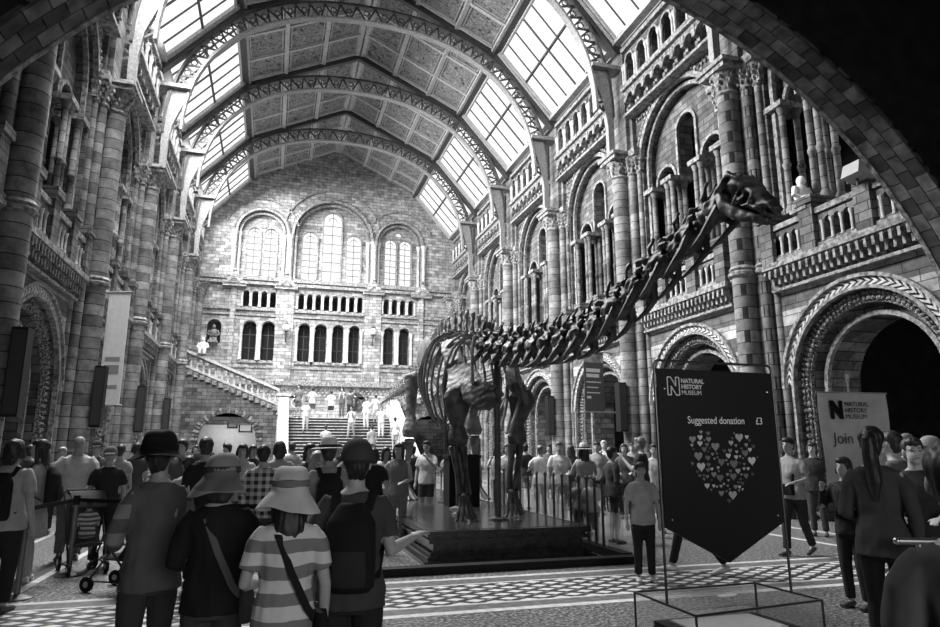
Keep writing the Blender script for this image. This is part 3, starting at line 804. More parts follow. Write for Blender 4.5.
statue('carved_figure', (XC-7.2, YT+.2, 6.62), .8, 'small pale carved figure at the top of the left side flight', True, .6)
p = px(800, 213, X=XC+FW+.1); statue('gallery_statuette', (XC+FW+.2, p.y, 7.0), .75, 'small white statuette on the right gallery rail beyond the skull', True, .85)
# globe lanterns on the end wall
for i, u in enumerate((286, 373)):
    p = px(u, 332, Y=YF-.5); t = empty('globe_lantern', (p.x, YF-.55, 9.2), label='frosted globe lantern on an iron bracket, %s of the central windows' % ('left', 'right')[i], cat='lantern', group='lanterns of the end wall')
    a = MB(); a.ball((0, 0, 0), .24, 14, 10); a.build('globe', plain(.85, .3), t, smooth=True)
    a = MB(); a.tube([(0, 0, -.22), (0, .1, -.7), (0, .4, -.85)], .04); a.lathe([(.02, .2), (.16, .26), (.05, .42), (.01, .5)], (0, 0, 0), 8); a.lathe([(.05, -.3), (.15, -.22), (.1, -.18)], (0, 0, 0), 8)
    for k in range(6): an = k*PI/3; a.tube([(math.cos(an)*.15, math.sin(an)*.15, -.22), (math.cos(an)*.27, math.sin(an)*.27, 0), (math.cos(an)*.15, math.sin(an)*.15, .24)], .012, 4)
    a.build('bracket', M_IROND, t)
TS = bpy.data.scenes.new('workbench')
def evalmesh(o):
    with bpy.context.temp_override(scene=TS, view_layer=TS.view_layers[0]):
        dg = bpy.context.evaluated_depsgraph_get(); dg.update()
        return bpy.data.meshes.new_from_object(o.evaluated_get(dg))
def displace(me, fn):
    n = len(me.vertices); co = [0.0]*(3*n); no = [0.0]*(3*n); me.vertices.foreach_get('co', co); me.vertices.foreach_get('normal', no)
    for i in range(n):
        c = fn(Vector(co[3*i:3*i+3]), Vector(no[3*i:3*i+3])); co[3*i:3*i+3] = c
    me.vertices.foreach_set('co', co); me.update()
def remesh(mb, name, vox, smooth=2):
    me = mb.mesh('tmp'); o = bpy.data.objects.new('tmp', me); TS.collection.objects.link(o)
    m = o.modifiers.new('r', 'REMESH'); m.mode = 'VOXEL'; m.voxel_size = vox; m.use_smooth_shade = True
    if smooth: s = o.modifiers.new('s', 'SMOOTH'); s.factor = .5; s.iterations = smooth
    out = evalmesh(o); out.name = name
    bpy.data.objects.remove(o); bpy.data.meshes.remove(me)
    return out
def put(me, name, mats, par, picker=None, label=None):
    for m in (mats if isinstance(mats, (list, tuple)) else [mats]): me.materials.append(m)
    me.polygons.foreach_set('use_smooth', [True]*len(me.polygons))
    o = bpy.data.objects.new(name, me); COL.objects.link(o); o.parent = par
    if label: o['label'] = label
    return o
# ------------------------------------------------------------------ the long-necked dinosaur skeleton on its plinth
M_BONE = noisemat('bone_shaded', .018, .08, 7, .5, .6, .02, p0=.35, p1=.68, spec=.5)  # neck, skull and forelimb bone darkened in colour, standing for backlit shade
M_BONE_LIT = noisemat('bone_lit', .09, .3, 5, .55, .6, .02, p0=.3, p1=.7, spec=.5)  # same bone in a lighter colour, standing for skylight on trunk, hips and tail
pl = empty('display_plinth', (0, 0, 0), label='long black moulded wooden plinth under the dinosaur skeleton', cat='plinth')
PX0, PX1, PY0, PY1 = 2.17, 4.68, 9.35, 24.0
a = MB()
for o_, z0, z1 in ((.0, .38, .46), (.06, .34, .38), (.03, .29, .34), (.1, .16, .29), (.05, .12, .16), (.0, .06, .12), (-.06, 0, .06)):
    a.box(PX0+o_, PX1-o_, PY0+o_, PY1-o_, z0, z1)
a.build('stepped_base', M_WOOD, pl)
a = MB(); a.box(PX0+.12, PX1-.12, PY0+.12, PY1-.12, .46, .465); a.build('top_board', noisemat('polished_dark_top', .02, .05, 3, .16, 0, spec=.6), pl)
DX = 3.5
def P3(u, v, X=DX): return px(u, v, X=X)
def spl(pts, n):
    out = []; P = [pts[0]]+list(pts)+[pts[-1]]
    m = len(pts)-1
    for i in range(n):
        t = i/(n-1)*m; k = min(int(t), m-1); f = t-k; a, b, c, d = P[k], P[k+1], P[k+2], P[k+3]
        out.append(.5*((2*b)+(c-a)*f+(2*a-5*b+4*c-d)*f*f+(3*b-a-3*c+d)*f**3))
    return out
sk = empty('dinosaur_skeleton', (DX, 12.5, .46), label='long-necked dinosaur skeleton standing on the black plinth with its skull raised', cat='skeleton')
def frameT(o, fwd, s=1):
    f = Vector(fwd).normalized(); sd = f.cross(Vector((0, 0, 1))).normalized(); up = sd.cross(f)
    o = Vector(o)
    return lambda x, y, z: o+(sd*x+f*y+up*z)*s
def bonebuild(mb, nm, mat=None, par=None, label=None):
    rr = R.random()*50
    big = nm in ('neck_vertebra', 'skull', 'lower_jaw', 'humerus', 'femur', 'shoulder_blade', 'coracoid', 'back_vertebra', 'tibia', 'sacrum')
    if big:
        me = remesh(mb, nm, .014 if nm in ('neck_vertebra', 'skull', 'lower_jaw') else .024, 1)
        am_ = .04 if nm in ('neck_vertebra', 'skull', 'back_vertebra') else .018
        def pit(c, n_): q = c*7+Vector((rr, 0, 0)); return c+n_*((.5*noise.noise(q*1.9)-abs(noise.noise(q)))*am_)
        displace(me, pit)
        o = put(me, nm, mat or M_BONE, par)
    else:
        mb.v = [tuple(Vector(v)+noise.noise_vector(Vector(v)*9+Vector((rr, 0, 0)))*.012) for v in mb.v]
        o = mb.build(nm, mat or M_BONE, par, smooth=True, label=label)
    if par is sk: o.location = (-DX, -12.5, -.46)
    return o
npts = [P3(*q) for q in ((484, 345), (515, 350), (545, 346), (575, 339), (600, 325), (620, 307), (640, 288), (660, 268), (680, 250), (700, 229), (720, 209), (733, 196))]
# equal arc length resample
dense = spl(npts, 400); L = [0]
for i in range(1, 400): L.append(L[-1]+(dense[i]-dense[i-1]).length)
def along(s_):
    import bisect
    k = min(max(bisect.bisect(L, s_), 1), 399); f = (s_-L[k-1])/max(L[k]-L[k-1], 1e-6); return dense[k-1].lerp(dense[k], f)
NV = 15; LT = L[-1]
for i in range(NV):
    s0 = LT*i/NV; s1 = LT*(i+1)/NV; p = along((s0+s1)/2); f = along(s1)-along(s0); l = f.length
    q = 1.5-.62*(i/NV)
    T = frameT(p, f); m = MB(T); h = l/2
    m.tube([(0, -h, 0), (0, -h*.6, 0), (0, 0, 0), (0, h*.7, 0), (0, h*1.1, .01)], [.1*q, .085*q, .06*q, .08*q, .06*q], 10)
    m.ball((0, -.02, .09*q), (.09*q, h*.8, .08*q), 10, 7)
    for s_ in (-1, 1):
        m.ball((s_*.09*q, h*.1, .0), (.06*q, h*.85, .09*q), 8, 6)
        m.tube([(s_*.03, h*.2, .1*q), (s_*.08*q, h*.9, .11*q), (s_*.08*q, h*1.25, .1*q)], [.04*q, .04*q, .025*q], 7)
        m.tube([(s_*.03, -h*.2, .11*q), (s_*.08*q, -h*.9, .17*q), (s_*.07*q, -h*1.2, .15*q)], [.045*q, .045*q, .03*q], 7)
        m.tube([(s_*.03*q, -h*.5, .1*q), (s_*.05*q, -h*.2, .23*q), (s_*.045*q, h*.25, .3*q)], [(.06*q, .025), (.05*q, .025), (.03*q, .018)], 7)
    bonebuild(m, 'neck_vertebra', par=sk)
    m = MB(T)
    for s_ in (-1, 1):
        m.tube([(s_*.1*q, h*.6, -.04), (s_*.13*q, h*.3, -.12*q), (s_*.12*q, -h*.5, -.17*q), (s_*.1*q, -h*1.5, -.19*q)], [.03, .035*q, .028*q, .01], 7)
        m.tube([(s_*.08*q, -h*.1, -.03), (s_*.13*q, h*.1, -.13*q)], [.03*q, .03*q], 6)
    bonebuild(m, 'cervical_rib', par=sk)
# skull and jaw
hb, ht = P3(729, 190), P3(797, 209)
T = frameT(hb, ht-hb, 1.12); m = MB(T)
m.ball((0, .07, .045), (.08, .13, .085), 12, 8); m.tube([(0, .1, -.03), (0, .3, -.045), (0, .5, -.06)], [(.05, .06), (.045, .045), (.03, .035)], 10, flat=(0, 0, 1))
m.tube([(0, .12, .06), (0, .22, .06), (0, .34, .02), (0, .47, -.015), (0, .56, -.035)], [(.075, .075), (.07, .075), (.055, .065), (.045, .06), (.03, .05)], 12, flat=(0, 0, 1))
for s_ in (-1, 1):
    m.tube([(s_*.07, .02, .08), (s_*.09, .0, .0), (s_*.085, .05, -.08), (s_*.075, .18, -.085), (s_*.07, .3, -.06), (s_*.06, .44, -.05)], [.025, .02, .02, .016, .018, .02], 7)
    m.tube([(s_*.075, .2, .07), (s_*.085, .2, -.0), (s_*.08, .2, -.08)], [.02, .014, .016], 7)
    m.tube([(s_*.05, .33, .03), (s_*.07, .33, -.02), (s_*.07, .33, -.06)], [.02, .012, .014], 7)
    m.tube([(s_*.05, .0, .11), (s_*.085, .1, .115), (s_*.07, .22, .1)], [.02, .022, .018], 7)
for i in range(9):
    x = -.055+i*.11/8; m.tube([(x, .53-abs(x)*1.2, -.06), (x*1.1, .565-abs(x)*1.2, -.105)], [.007, .004], 5)
bonebuild(m, 'skull', par=sk)
m = MB(T)
for s_ in (-1, 1): m.tube([(s_*.08, .0, -.05), (s_*.085, .1, -.12), (s_*.075, .28, -.135), (s_*.05, .44, -.13), (0, .5, -.125)], [(.04, .025), (.06, .03), (.05, .028), (.04, .028), (.035, .025)], 7, flat=(0, 0, 1))
bonebuild(m, 'lower_jaw', par=sk)
# trunk
trunk = [P3(484, 345), Vector((DX+.02, 11.0, 3.42)), Vector((DX+.05, 12.0, 3.66)), Vector((DX+.1, 13.2, 3.82)), Vector((DX+.15, 14.4, 3.78))]
tv = spl(trunk, 11)
ribs_at = []
for i in range(10):
    p = (tv[i]+tv[i+1])/2; f = tv[i]-tv[i+1]; l = f.length; h = l/2; T = frameT(p, f); m = MB(T); k = i/9
    m.tube([(0, -h, 0), (0, -h*.4, 0), (0, h*.4, 0), (0, h, 0)], [.12, .085, .085, .12], 10)
    sh = .36+.26*k
    m.tube([(0, 0, .06), (0, -.02, .2), (0, -.05, sh), (0, -.06, sh+.08)], [(.09, .06), (.075, .045), (.085, .05), (.06, .055)], 8, flat=(0, 1, 0))
    for s_ in (-1, 1): m.tube([(s_*.05, 0, .08), (s_*.17, 0, .16), (s_*.28, 0, .2)], [.05, .035, .035], 7)
    bonebuild(m, 'back_vertebra', M_BONE_LIT if False else M_BONE_LIT, sk)
    ln = .95+.75*math.sin(PI*(k*.75+.12)); wd = .5+.25*math.sin(PI*(k*.8+.1))
    for s_ in (-1, 1):
        m = MB(frameT(p, Vector((f.x, f.y, 0))))
        rp = spl([Vector(q_) for q_ in ((s_*.12, 0, .06), (s_*.3, 0, .12), (s_*wd*.8, -.05, -.12), (s_*wd, -.12, -ln*.45), (s_*wd*.93, -.1, -ln*.75), (s_*wd*.72, 0, -ln))], 14)
        m.tube(rp, [(.03, .018)]*14, 7)
        bonebuild(m, 'rib', M_BONE_LIT, sk)
hp = tv[-1]
m = MB()
for i in range(5):
    y = hp.y+.1+i*.26; z = hp.z-.03*i
    m.tube([(DX+.17, y, z-.05), (DX+.17, y+.05, z+.35), (DX+.17, y+.1, z+.78-.03*i)], [(.1, .07), (.09, .06), (.1, .08)], 8, flat=(0, 1, 0))
m.tube([(DX+.16, hp.y-.1, hp.z), (DX+.18, hp.y+1.3, hp.z-.12)], [.15, .13], 10)
bonebuild(m, 'sacrum', M_BONE_LIT, sk)
for s_ in (-1, 1):
    m = MB(); x = DX+.17+s_*.36
    m.loft([((x, hp.y-.35, hp.z-.02), (.03, 0, 0), (0, .05, .12)), ((x, hp.y-.05, hp.z+.05), (.045, 0, 0), (0, .02, .26)), ((x, hp.y+.4, hp.z+.02), (.05, 0, 0), (0, .0, .36)), ((x, hp.y+.85, hp.z+.05), (.05, 0, 0), (0, 0, .26)), ((x, hp.y+1.2, hp.z+.02), (.03, 0, 0), (0, 0, .12))], 14)
    m.tube([(x, hp.y+.25, hp.z-.2), (x-s_*.08, hp.y-.15, hp.z-.65), (x-s_*.25, hp.y-.4, hp.z-1.05)], [(.12, .06), (.07, .05), (.14, .05)], 9)
    m.tube([(x, hp.y+.65, hp.z-.2), (x-s_*.1, hp.y+1.0, hp.z-.6), (x-s_*.28, hp.y+1.5, hp.z-1.0)], [(.1, .06), (.05, .04), (.09, .05)], 9)
    bonebuild(m, 'pelvis', M_BONE_LIT, sk)
# tail
tp = [Vector((DX+.18, hp.y+1.2, hp.z-.12)), px(416, 380, Y=17.6), px(403, 389, Y=20.0), px(392, 396, Y=22.5), px(383, 402, Y=25.5), px(380, 404, Y=28)]
tt = spl(tp, 29)
for i in range(28):
    p = (tt[i]+tt[i+1])/2; f = tt[i]-tt[i+1]; q = 1-.75*i/28; T = frameT(p, f); m = MB(T); h = f.length/2
    m.tube([(0, -h*.95, 0), (0, 0, 0), (0, h*.95, 0)], [.13*q, .085*q, .13*q], 8)
    m.tube([(0, 0, .08*q), (0, -.06, .3*q), (0, -.1, .44*q)], [(.06*q, .04*q), (.05*q, .02), (.06*q, .03)], 7)
    if i < 20:
        for s_ in (-1, 1): m.tube([(s_*.05, 0, .02), (s_*.26*q, -.03, .03)], [.05*q, .03*q], 6)
        m.tube([(0, -h, -.1*q), (0, -h-.05, -.3*q), (0, -h*.4, -.4*q)], [.04*q, .03*q, .03*q], 6)
    bonebuild(m, 'tail_vertebra', M_BONE_LIT, sk)
# limbs
def longbone(pts, rads, nm, mat=M_BONE, flat=None):
    m = MB(); m.tube(pts, rads, 12, flat=flat); return bonebuild(m, nm, mat, sk)
def limb_x(s_): return DX+.03+s_*.47
fore = {-1: dict(sh=(458, 390), el=(458, 446), wr=(464, 497), x=3.0, fy=10.6), 1: dict(sh=(522, 392), el=(516, 445), wr=(512, 493), x=4.05, fy=11.0)}
for s_, d in fore.items():
    x = d['x']; sh = px(*d['sh'], Y=d['fy']+.15); el = px(*d['el'], Y=d['fy']+.25); wr = px(*d['wr'], Y=d['fy']+.05); x = wr.x
    # re-fit the heights for those depths
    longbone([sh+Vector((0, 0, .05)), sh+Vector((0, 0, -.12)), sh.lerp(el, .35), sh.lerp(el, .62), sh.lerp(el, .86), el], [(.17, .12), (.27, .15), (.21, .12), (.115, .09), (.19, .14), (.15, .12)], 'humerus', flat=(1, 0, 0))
    for q in (-1, 1):
        a0 = el+Vector((q*.085, .03*q, -.02)); a1 = wr+Vector((q*.06, -.02*q, .05))
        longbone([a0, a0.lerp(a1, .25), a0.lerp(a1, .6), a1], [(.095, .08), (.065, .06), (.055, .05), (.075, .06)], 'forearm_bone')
    m = MB()
    for k in range(5):
        an = -.9+k*.45; dx_ = math.sin(an); dy = -math.cos(an)
        b0 = wr+Vector((dx_*.07, dy*.07, .02)); b1 = Vector((x+dx_*.12, wr.y+dy*.13, .66)); b2 = Vector((x+dx_*.2, wr.y+dy*.24, .49))
        m.tube([b0, b0.lerp(b1, .5), b1], [.035, .026, .035], 7); m.tube([b1, b1.lerp(b2, .5), b2], [.04, .034, .026], 7)
        if k in (0, 2): m.tube([b2, b2+Vector((dx_*.07, dy*.09, -.02))], [.03, .008], 6)
    m.ball(wr+Vector((0, 0, .03)), (.1, .09, .05), 8, 6)
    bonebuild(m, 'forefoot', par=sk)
    # shoulder blade and coracoid
    sb = [sh+Vector((s_*.02, -.15, -.02)), sh+Vector((s_*.04, .12, .2)), sh+Vector((s_*.02, .45, .55)), sh+Vector((-s_*.06, .85, .9)), sh+Vector((-s_*.14, 1.05, 1.02))]
    m = MB(); wv = Vector((-s_*.8, -.55, .1)).normalized(); nv = Vector((s_*.1, -.2, .0))*.25
    m.loft([(sh+Vector((-s_*.10, -.12, -.12)), wv*.2, nv), (sh+Vector((-s_*.10, -.1, .06)), wv*.36, nv*1.2), (sh+Vector((-s_*.12, .1, .28)), wv*.3, nv), (sh+Vector((-s_*.05, .35, .5)), wv*.19, nv*.8), (sh+Vector((-s_*.02, .6, .78)), wv*.2, nv*.7), (sh+Vector((-s_*.06, .75, .95)), wv*.2, nv*.6), (sh+Vector((-s_*.1, .8, 1.02)), wv*.1, nv*.5)], 16); bonebuild(m, 'shoulder_blade', M_BONE_LIT, sk)
    m = MB(); c = sh+Vector((-s_*.16, -.38, -.08))
    m.loft([(c+Vector((-.17*s_*-1, .16, .05)), (.03, .0, 0), (0, .12, .2)), (c, (.07, .03, 0), (0, .18, .3)), (c+Vector((-.2*s_, -.13, -.04)), (.07, .03, 0), (0, .12, .27)), (c+Vector((-.36*s_, -.18, -.02)), (.04, .03, 0), (0, .07, .15))], 14); bonebuild(m, 'coracoid', par=sk)
hind = {-1: dict(hip=(412, 377), kn=(410, 437), an=(405, 487), x=3.0, fy=15.2), 1: dict(hip=(475, 388), kn=(474, 434), an=(476, 484), x=4.5, fy=14.85)}
for s_, d in hind.items():
    x = d['x']; hip = px(*d['hip'], Y=d['fy']); kn = px(*d['kn'], Y=d['fy']-.15); an = px(*d['an'], Y=d['fy']+.1)
    longbone([hip+Vector((-s_*.12, 0, .06)), hip, hip.lerp(kn, .3), hip.lerp(kn, .65), hip.lerp(kn, .9), kn], [(.1, .1), (.2, .15), (.15, .12), (.12, .1), (.2, .17), (.17, .15)], 'femur', M_BONE_LIT, flat=(1, 0, 0))
    a1 = kn+Vector((0, 0, -.05)); longbone([a1, a1.lerp(an, .2), a1.lerp(an, .6), an], [(.14, .13), (.09, .09), (.065, .065), (.1, .09)], 'tibia', M_BONE_LIT)
    a1 = kn+Vector((s_*.13, .05, -.1)); b1 = an+Vector((s_*.1, .03, 0)); longbone([a1, a1.lerp(b1, .5), b1], [.05, .035, .05], 'fibula', M_BONE_LIT)
    m = MB(); m.ball(an, (.13, .12, .07), 8, 6)
    for k in range(5):
        g = -1+k*.5; dx_ = math.sin(g); dy = -math.cos(g); b0 = an+Vector((dx_*.08, dy*.08, 0)); b1 = Vector((an.x+dx_*.17, an.y+dy*.2, .62)); b2 = Vector((an.x+dx_*.26, an.y+dy*.36, .5))
        m.tube([b0, b0.lerp(b1, .5), b1], [.05, .035, .045], 7); m.tube([b1, b2, b2+Vector((dx_*.08, dy*.1, -.02))], [.045, .04, .01], 7)
    bonebuild(m, 'hind_foot', M_BONE_LIT, sk)
# iron props under the skeleton
for i, (x, y, z) in enumerate(((3.62, 10.55, 3.3), (3.25, 11.5, 3.45), (3.5, 12.6, 3.6), (3.66, 14.2, 3.6))):
    m = MB(); m.tube([(x, y, .46), (x, y, z)], .035 if i else .055, 8); m.lathe([(.16, .465), (.15, .49), (.05, .52)], (x, y, 0), 14)
    o = m.build('support_post', M_IROND, sk); o.location = (-DX, -12.5, -.46)
# black cabinet behind the legs, glass barrier with kerb and rods
p = gp(482, 13.2); cb = MB(); cb.box(-.32, .32, -.22, .22, 0, .95); cb.box(-.35, .35, -.25, .25, .95, 1.0); cb.box(-.3, .3, -.2, .2, 1.0, 1.02)
o = cb.build('display_cabinet', M_BLACK); o.location = (3.78, 13.3, .467); tag(o, 'black box cabinet on the plinth between the dinosaur legs', 'cabinet')
kb = empty('glass_barrier', label='low glass barrier on a black kerb around the dinosaur plinth', cat='barrier')
a = MB(); a.box(1.1, 5.12, 8.72, 8.92, 0, .1); a.box(4.95, 5.12, 8.92, 22.0, 0, .12); a.box(1.1, 1.22, 8.92, 22, 0, .1); a.build('kerb', M_BLACK, kb)
for i in range(4):
    a = MB(); x0 = 1.12+i*.97; a.box(x0+.02, x0+.95, 8.81, 8.825, .1, 1.02) if i == 99 else a.box(5.02, 5.035, 9.0+i*3, 11.9+i*3, .14, 1.05); a.build('glass_panel', M_GLASS, kb)
for i in range(26):
    y = 9.6+i*.24*(1+i*.05); a = MB(); a.tube([(5.02, y, .1), (5.02, y, 1.12)], .022, 7); a.lathe([(.03, 1.1), (.035, 1.14), (.01, 1.17)], (5.02, y, 0), 8); a.build('rod', M_IROND, kb)
# ------------------------------------------------------------------ people
def skin(v): return plain(v, .55, 0, .35, .08, 20)
def cloth(v, k=0): return plain(v, .85, 0, .15, .13, 9)
def stripemat(lo, hi, per, off=0, soft=False):
    k = ('s', lo, hi, per, off)
    if k in MATS: return MATS[k]
    m, nt, b = nodes('striped_cloth', .85, .2)
    sx = N(nt, 'ShaderNodeSeparateXYZ'); nt.links.new(mapping_xyz(nt, 'obj'), sx.inputs[0])
    no = N(nt, 'ShaderNodeTexNoise'); no.inputs['Scale'].default_value = 5; nt.links.new(mapping_xyz(nt, 'obj'), no.inputs['Vector'])
    z = mathn(nt, 'ADD', sx.outputs[2], mathn(nt, 'MULTIPLY', no.outputs[0], .05))
    f = mathn(nt, 'FRACT', mathn(nt, 'DIVIDE', mathn(nt, 'ADD', z, off), per))
    nt.links.new(ramp(nt, mathn(nt, 'GREATER_THAN', f, .5), [(0, lo), (1, hi)]), b.inputs['Base Color']); bump(nt, b, no.outputs[0], .6, .03)
    MATS[k] = m; return m
def plaidmat(lo, hi, per):
    m, nt, b = nodes('plaid_cloth', .85, .2)
    sx = N(nt, 'ShaderNodeSeparateXYZ'); nt.links.new(mapping_xyz(nt, 'obj'), sx.inputs[0])
    f = mathn(nt, 'GREATER_THAN', mathn(nt, 'FRACT', mathn(nt, 'DIVIDE', sx.outputs[2], per)), .5)
    g = mathn(nt, 'GREATER_THAN', mathn(nt, 'FRACT', mathn(nt, 'DIVIDE', sx.outputs[0], per)), .5)
    nt.links.new(ramp(nt, mathn(nt, 'DIVIDE', mathn(nt, 'ADD', f, g), 2.0), [(0, lo), (1, hi)]), b.inputs['Base Color']); return m
ARMS = {   # elbow, wrist relative to shoulder for the +x side at height 1.75: (x out, y forward, z)
    'down': ((.06, -.03, -.30), (.07, .05, -.55)), 'fwd': ((.07, .02, -.29), (-.02, .24, -.33)), 'fold': ((.09, .02, -.28), (-.12, .22, -.22)),
    'phone': ((.08, .12, -.25), (-.06, .33, -.02)), 'swing': ((.06, -.12, -.27), (.09, -.16, -.50)), 'reach': ((.04, .02, -.28), (.17, .20, -.23)),
    'head': ((.18, .12, -.16), (.04, .18, .06)), 'hip': ((.18, -.06, -.25), (.08, .06, -.42)), 'push': ((.08, .08, -.28), (.02, .34, -.36)), 'rail': ((.1, .14, -.24), (-.02, .34, -.34)),
}
def person(u, D, h, face, top, bot, label, arms=('down', 'down'), hair=('short', .03), hat=None, legs='long', sleeve='short', sk_=.36, walk=0, z=0, pos=None, bag=None,
           detail=0, top_mat=None, build_=1.0, lean=0, sit=False, shoes=.08, dress=False, turn=0):
    x0, y0 = pos if pos else gp(u, D)
    # facing: 0 looks away from the viewer along the line of sight, 180 at the viewer, +90 to the picture's left
    los = math.atan2(-x0, y0)
    rz = los+math.radians(face)
    root = empty('person', (x0, y0, z), rz, label=label, cat='person', group=GROUP)
    s = h/1.75; w = build_*s
    vox = (.03, .016, .0095)[detail]
    B = MB(); S_ = MB(); Tm = MB()
    def V(x, y, z_): return Vector((x*s, y*s+lean*max(0, z_-.9)*s, z_*s))
    def E(mb, c, ax, ay, n=14): mb.append((V(*c), (ax*w, 0, 0), (0, ay*w, 0)))
    def loft(mb, secs, g=0.0):
        L_ = [];
        for c, ax, ay in secs: L_.append((V(*c), ((ax+g)*w, 0, 0), (0, (ay+g)*w, 0)))
        mb.loft(L_, 16)
    torso = [((0, 0, .86), .15, .1), ((0, 0, .93), .168, .115), ((0, 0, 1.03), .15, .1), ((0, .01, 1.12), .145, .098), ((0, .01, 1.25), .165, .112), ((0, 0, 1.36), .18, .105), ((0, -.01, 1.43), .165, .08), ((0, -.01, 1.475), .09, .06), ((0, 0, 1.5), .058, .056)]
    loft(B, torso)
    loft(B, [((0, 0, 1.45), .06, .06), ((0, .012, 1.6), .052, .056)])
    # head
    hc = V(0, .025, 1.64); ct, st_ = math.cos(math.radians(turn)), math.sin(math.radians(turn))
    def H(x, y, z_): return hc+Vector(((x*ct-y*st_)*s, (x*st_+y*ct)*s, z_*s))
    HM = Matrix(((ct, -st_, 0), (st_, ct, 0), (0, 0, 1)))
    def hb_(mb, c, r): mb.ball(H(*c), tuple(a*s for a in r), 14, 10, HM)
    hb_(B, (0, -.01, .03), (.077, .096, .085)); hb_(B, (0, .02, -.035), (.062, .075, .085)); hb_(B, (0, .055, -.085), (.032, .03, .028))
    hb_(B, (0, .092, -.015), (.014, .02, .024))
    if detail:
        B.tube([H(0, .085, .02), H(0, .104, -.02), H(0, .09, -.032)], [.010*s, .015*s, .012*s], 7)
        for q in (-1, 1): hb_(B, (q*.078, -.005, -.01), (.012, .02, .032)); hb_(B, (q*.03, .08, .022), (.024, .014, .01))
        hb_(B, (0, .082, -.055), (.026, .014, .012))
    # arms
    for q, ar in ((-1, arms[0]), (1, arms[1])):
        e_, w_ = ARMS[ar]
        sh = V(q*.175*build_, -.005, 1.415); el = sh+Vector((q*e_[0]*s, e_[1]*s, e_[2]*s)); wr = sh+Vector((q*w_[0]*s, w_[1]*s, w_[2]*s))
        B.tube([sh+Vector((-q*.03*s, 0, 0)), sh.lerp(el, .3), sh.lerp(el, .8), el, el.lerp(wr, .3), wr], [.052*w, .048*w, .04*w, .038*w, .038*w, .025*s], 10)
        d = (wr-el).normalized(); sd = d.cross(Vector((0, 0, 1))); sd = sd.normalized() if sd.length > .2 else Vector((0, 1, 0))
        pm = wr+d*.05*s
        B.tube([wr-d*.01, pm, wr+d*.09*s], [(.026*s, .018*s), (.04*s, .017*s), (.038*s, .015*s)], 8, flat=sd)
        fl_ = d.cross(sd).normalized()
        if fl_.z > 0: fl_ = -fl_
        for k in range(4):
            b0 = wr+d*.085*s+sd*(k-1.5)*.0195*s; ln = (.062, .075, .08, .068)[k]*s
            B.tube([b0, b0+d*ln*.5+fl_*.006*s, b0+d*ln*.85+fl_*.03*s], [.0098*s, .009*s, .0078*s], 6)
        b0 = wr+d*.03*s-sd*q*.025*s; B.tube([b0, b0+d*.035*s-sd*q*.03*s, b0+d*.07*s-sd*q*.035*s+fl_*.01*s], [.013*s, .011*s, .009*s], 6)
        if sleeve == 'short': S_.tube([sh+Vector((-q*.05*s, 0, .01*s)), sh.lerp(el, .3), sh.lerp(el, .72)], [.064*w, .068*w, .066*w], 12)
        elif sleeve == 'long': S_.tube([sh+Vector((-q*.05*s, 0, .01*s)), sh.lerp(el, .3), el, el.lerp(wr, .4), el.lerp(wr, .93)], [.066*w, .064*w, .055*w, .052*w, .04*w], 12)
    # legs
    for q in (-1, 1):
        st2 = walk*q
        hipp = V(q*.088, 0, .9); kn = V(q*.095, .03+st2*.16, .5); an = V(q*.1, -.01+st2*.3-(.06 if st2 < 0 else 0), .085+(.05 if st2 < 0 else 0)); 
        if sit: kn = V(q*.12, .42, .86); an = V(q*.12, .44, .46)
        B.tube([hipp, hipp.lerp(kn, .3), hipp.lerp(kn, .8), kn, kn.lerp(an, .28), kn.lerp(an, .75), an], [.088*w, .082*w, .06*w, .053*w, .056*w, .038*w, .034*w], 12)
        ft_ = MB(); fd = Vector((q*.02*s, .17*s, -.035*s if st2 >= 0 else -.08*s))
        ft_.tube([an+Vector((0, -.055*s, -.04*s)), an+Vector((0, -.01*s, -.045*s)), an+fd*.6+Vector((0, 0, -.025*s)), an+fd+Vector((0, 0, -.025*s))], [(.03*s, .03*s), (.037*s, .045*s), (.044*s, .03*s), (.03*s, .022*s)], 10, flat=(1, 0, 0))
        B.tube([an, an+Vector((0, .05*s, -.04*s)), an+fd*.8+Vector((0, 0, -.02*s))], [.03*s, .028*s, .02*s], 8)
        fo = ft_.build('shoe', plain(shoes, .5), root, smooth=True)
        if not dress:
            if legs == 'long': Tm.tube([hipp+Vector((-q*.01, 0, .02)), hipp.lerp(kn, .3), kn, kn.lerp(an, .5), an+Vector((0, 0, .02*s))], [.105*w, .097*w, .072*w, .063*w, .06*w], 12)
            elif legs == 'tight': Tm.tube([hipp+Vector((-q*.01, 0, .02)), hipp.lerp(kn, .3), kn, kn.lerp(an, .3), an+Vector((0, 0, .02*s))], [.1*w, .092*w, .063*w, .065*w, .045*w], 12)
            else: Tm.tube([hipp+Vector((-q*.01, 0, .02)), hipp.lerp(kn, .3), hipp.lerp(kn, .85 if legs == 'short' else .55)], [.105*w, .1*w, .09*w], 12)
    body = put(remesh(B, 'body', vox), 'body', skin(sk_), root)
    if dress: loft(S_, [((0, 0, .55), .2, .16), ((0, 0, .8), .18, .14)]+torso[1:8], .012)
    else:
        loft(S_, [((0, 0, .83), .185, .135), ((0, 0, .93), .182, .13), ((0, 0, 1.03), .165, .115)]+torso[3:8], .014)
        loft(Tm, [((0, 0, .8), .155, .112), ((0, 0, .88), .155, .108), ((0, 0, .94), .15, .1)])
    if top_mat is None: top_mat = cloth(top)
    sm_ = remesh(S_, 'shirt', vox)
    if detail:
        def fold(c, nn): q_ = c/s; return c+nn*(noise.noise(Vector((q_.x*7, q_.y*7, q_.z*4+u*.37)))+.5*noise.noise(Vector((q_.x*17, q_.y*17, q_.z*11))))*.016*s
        displace(sm_, fold)
    put(sm_, 'dress' if dress else 'shirt', top_mat, root)
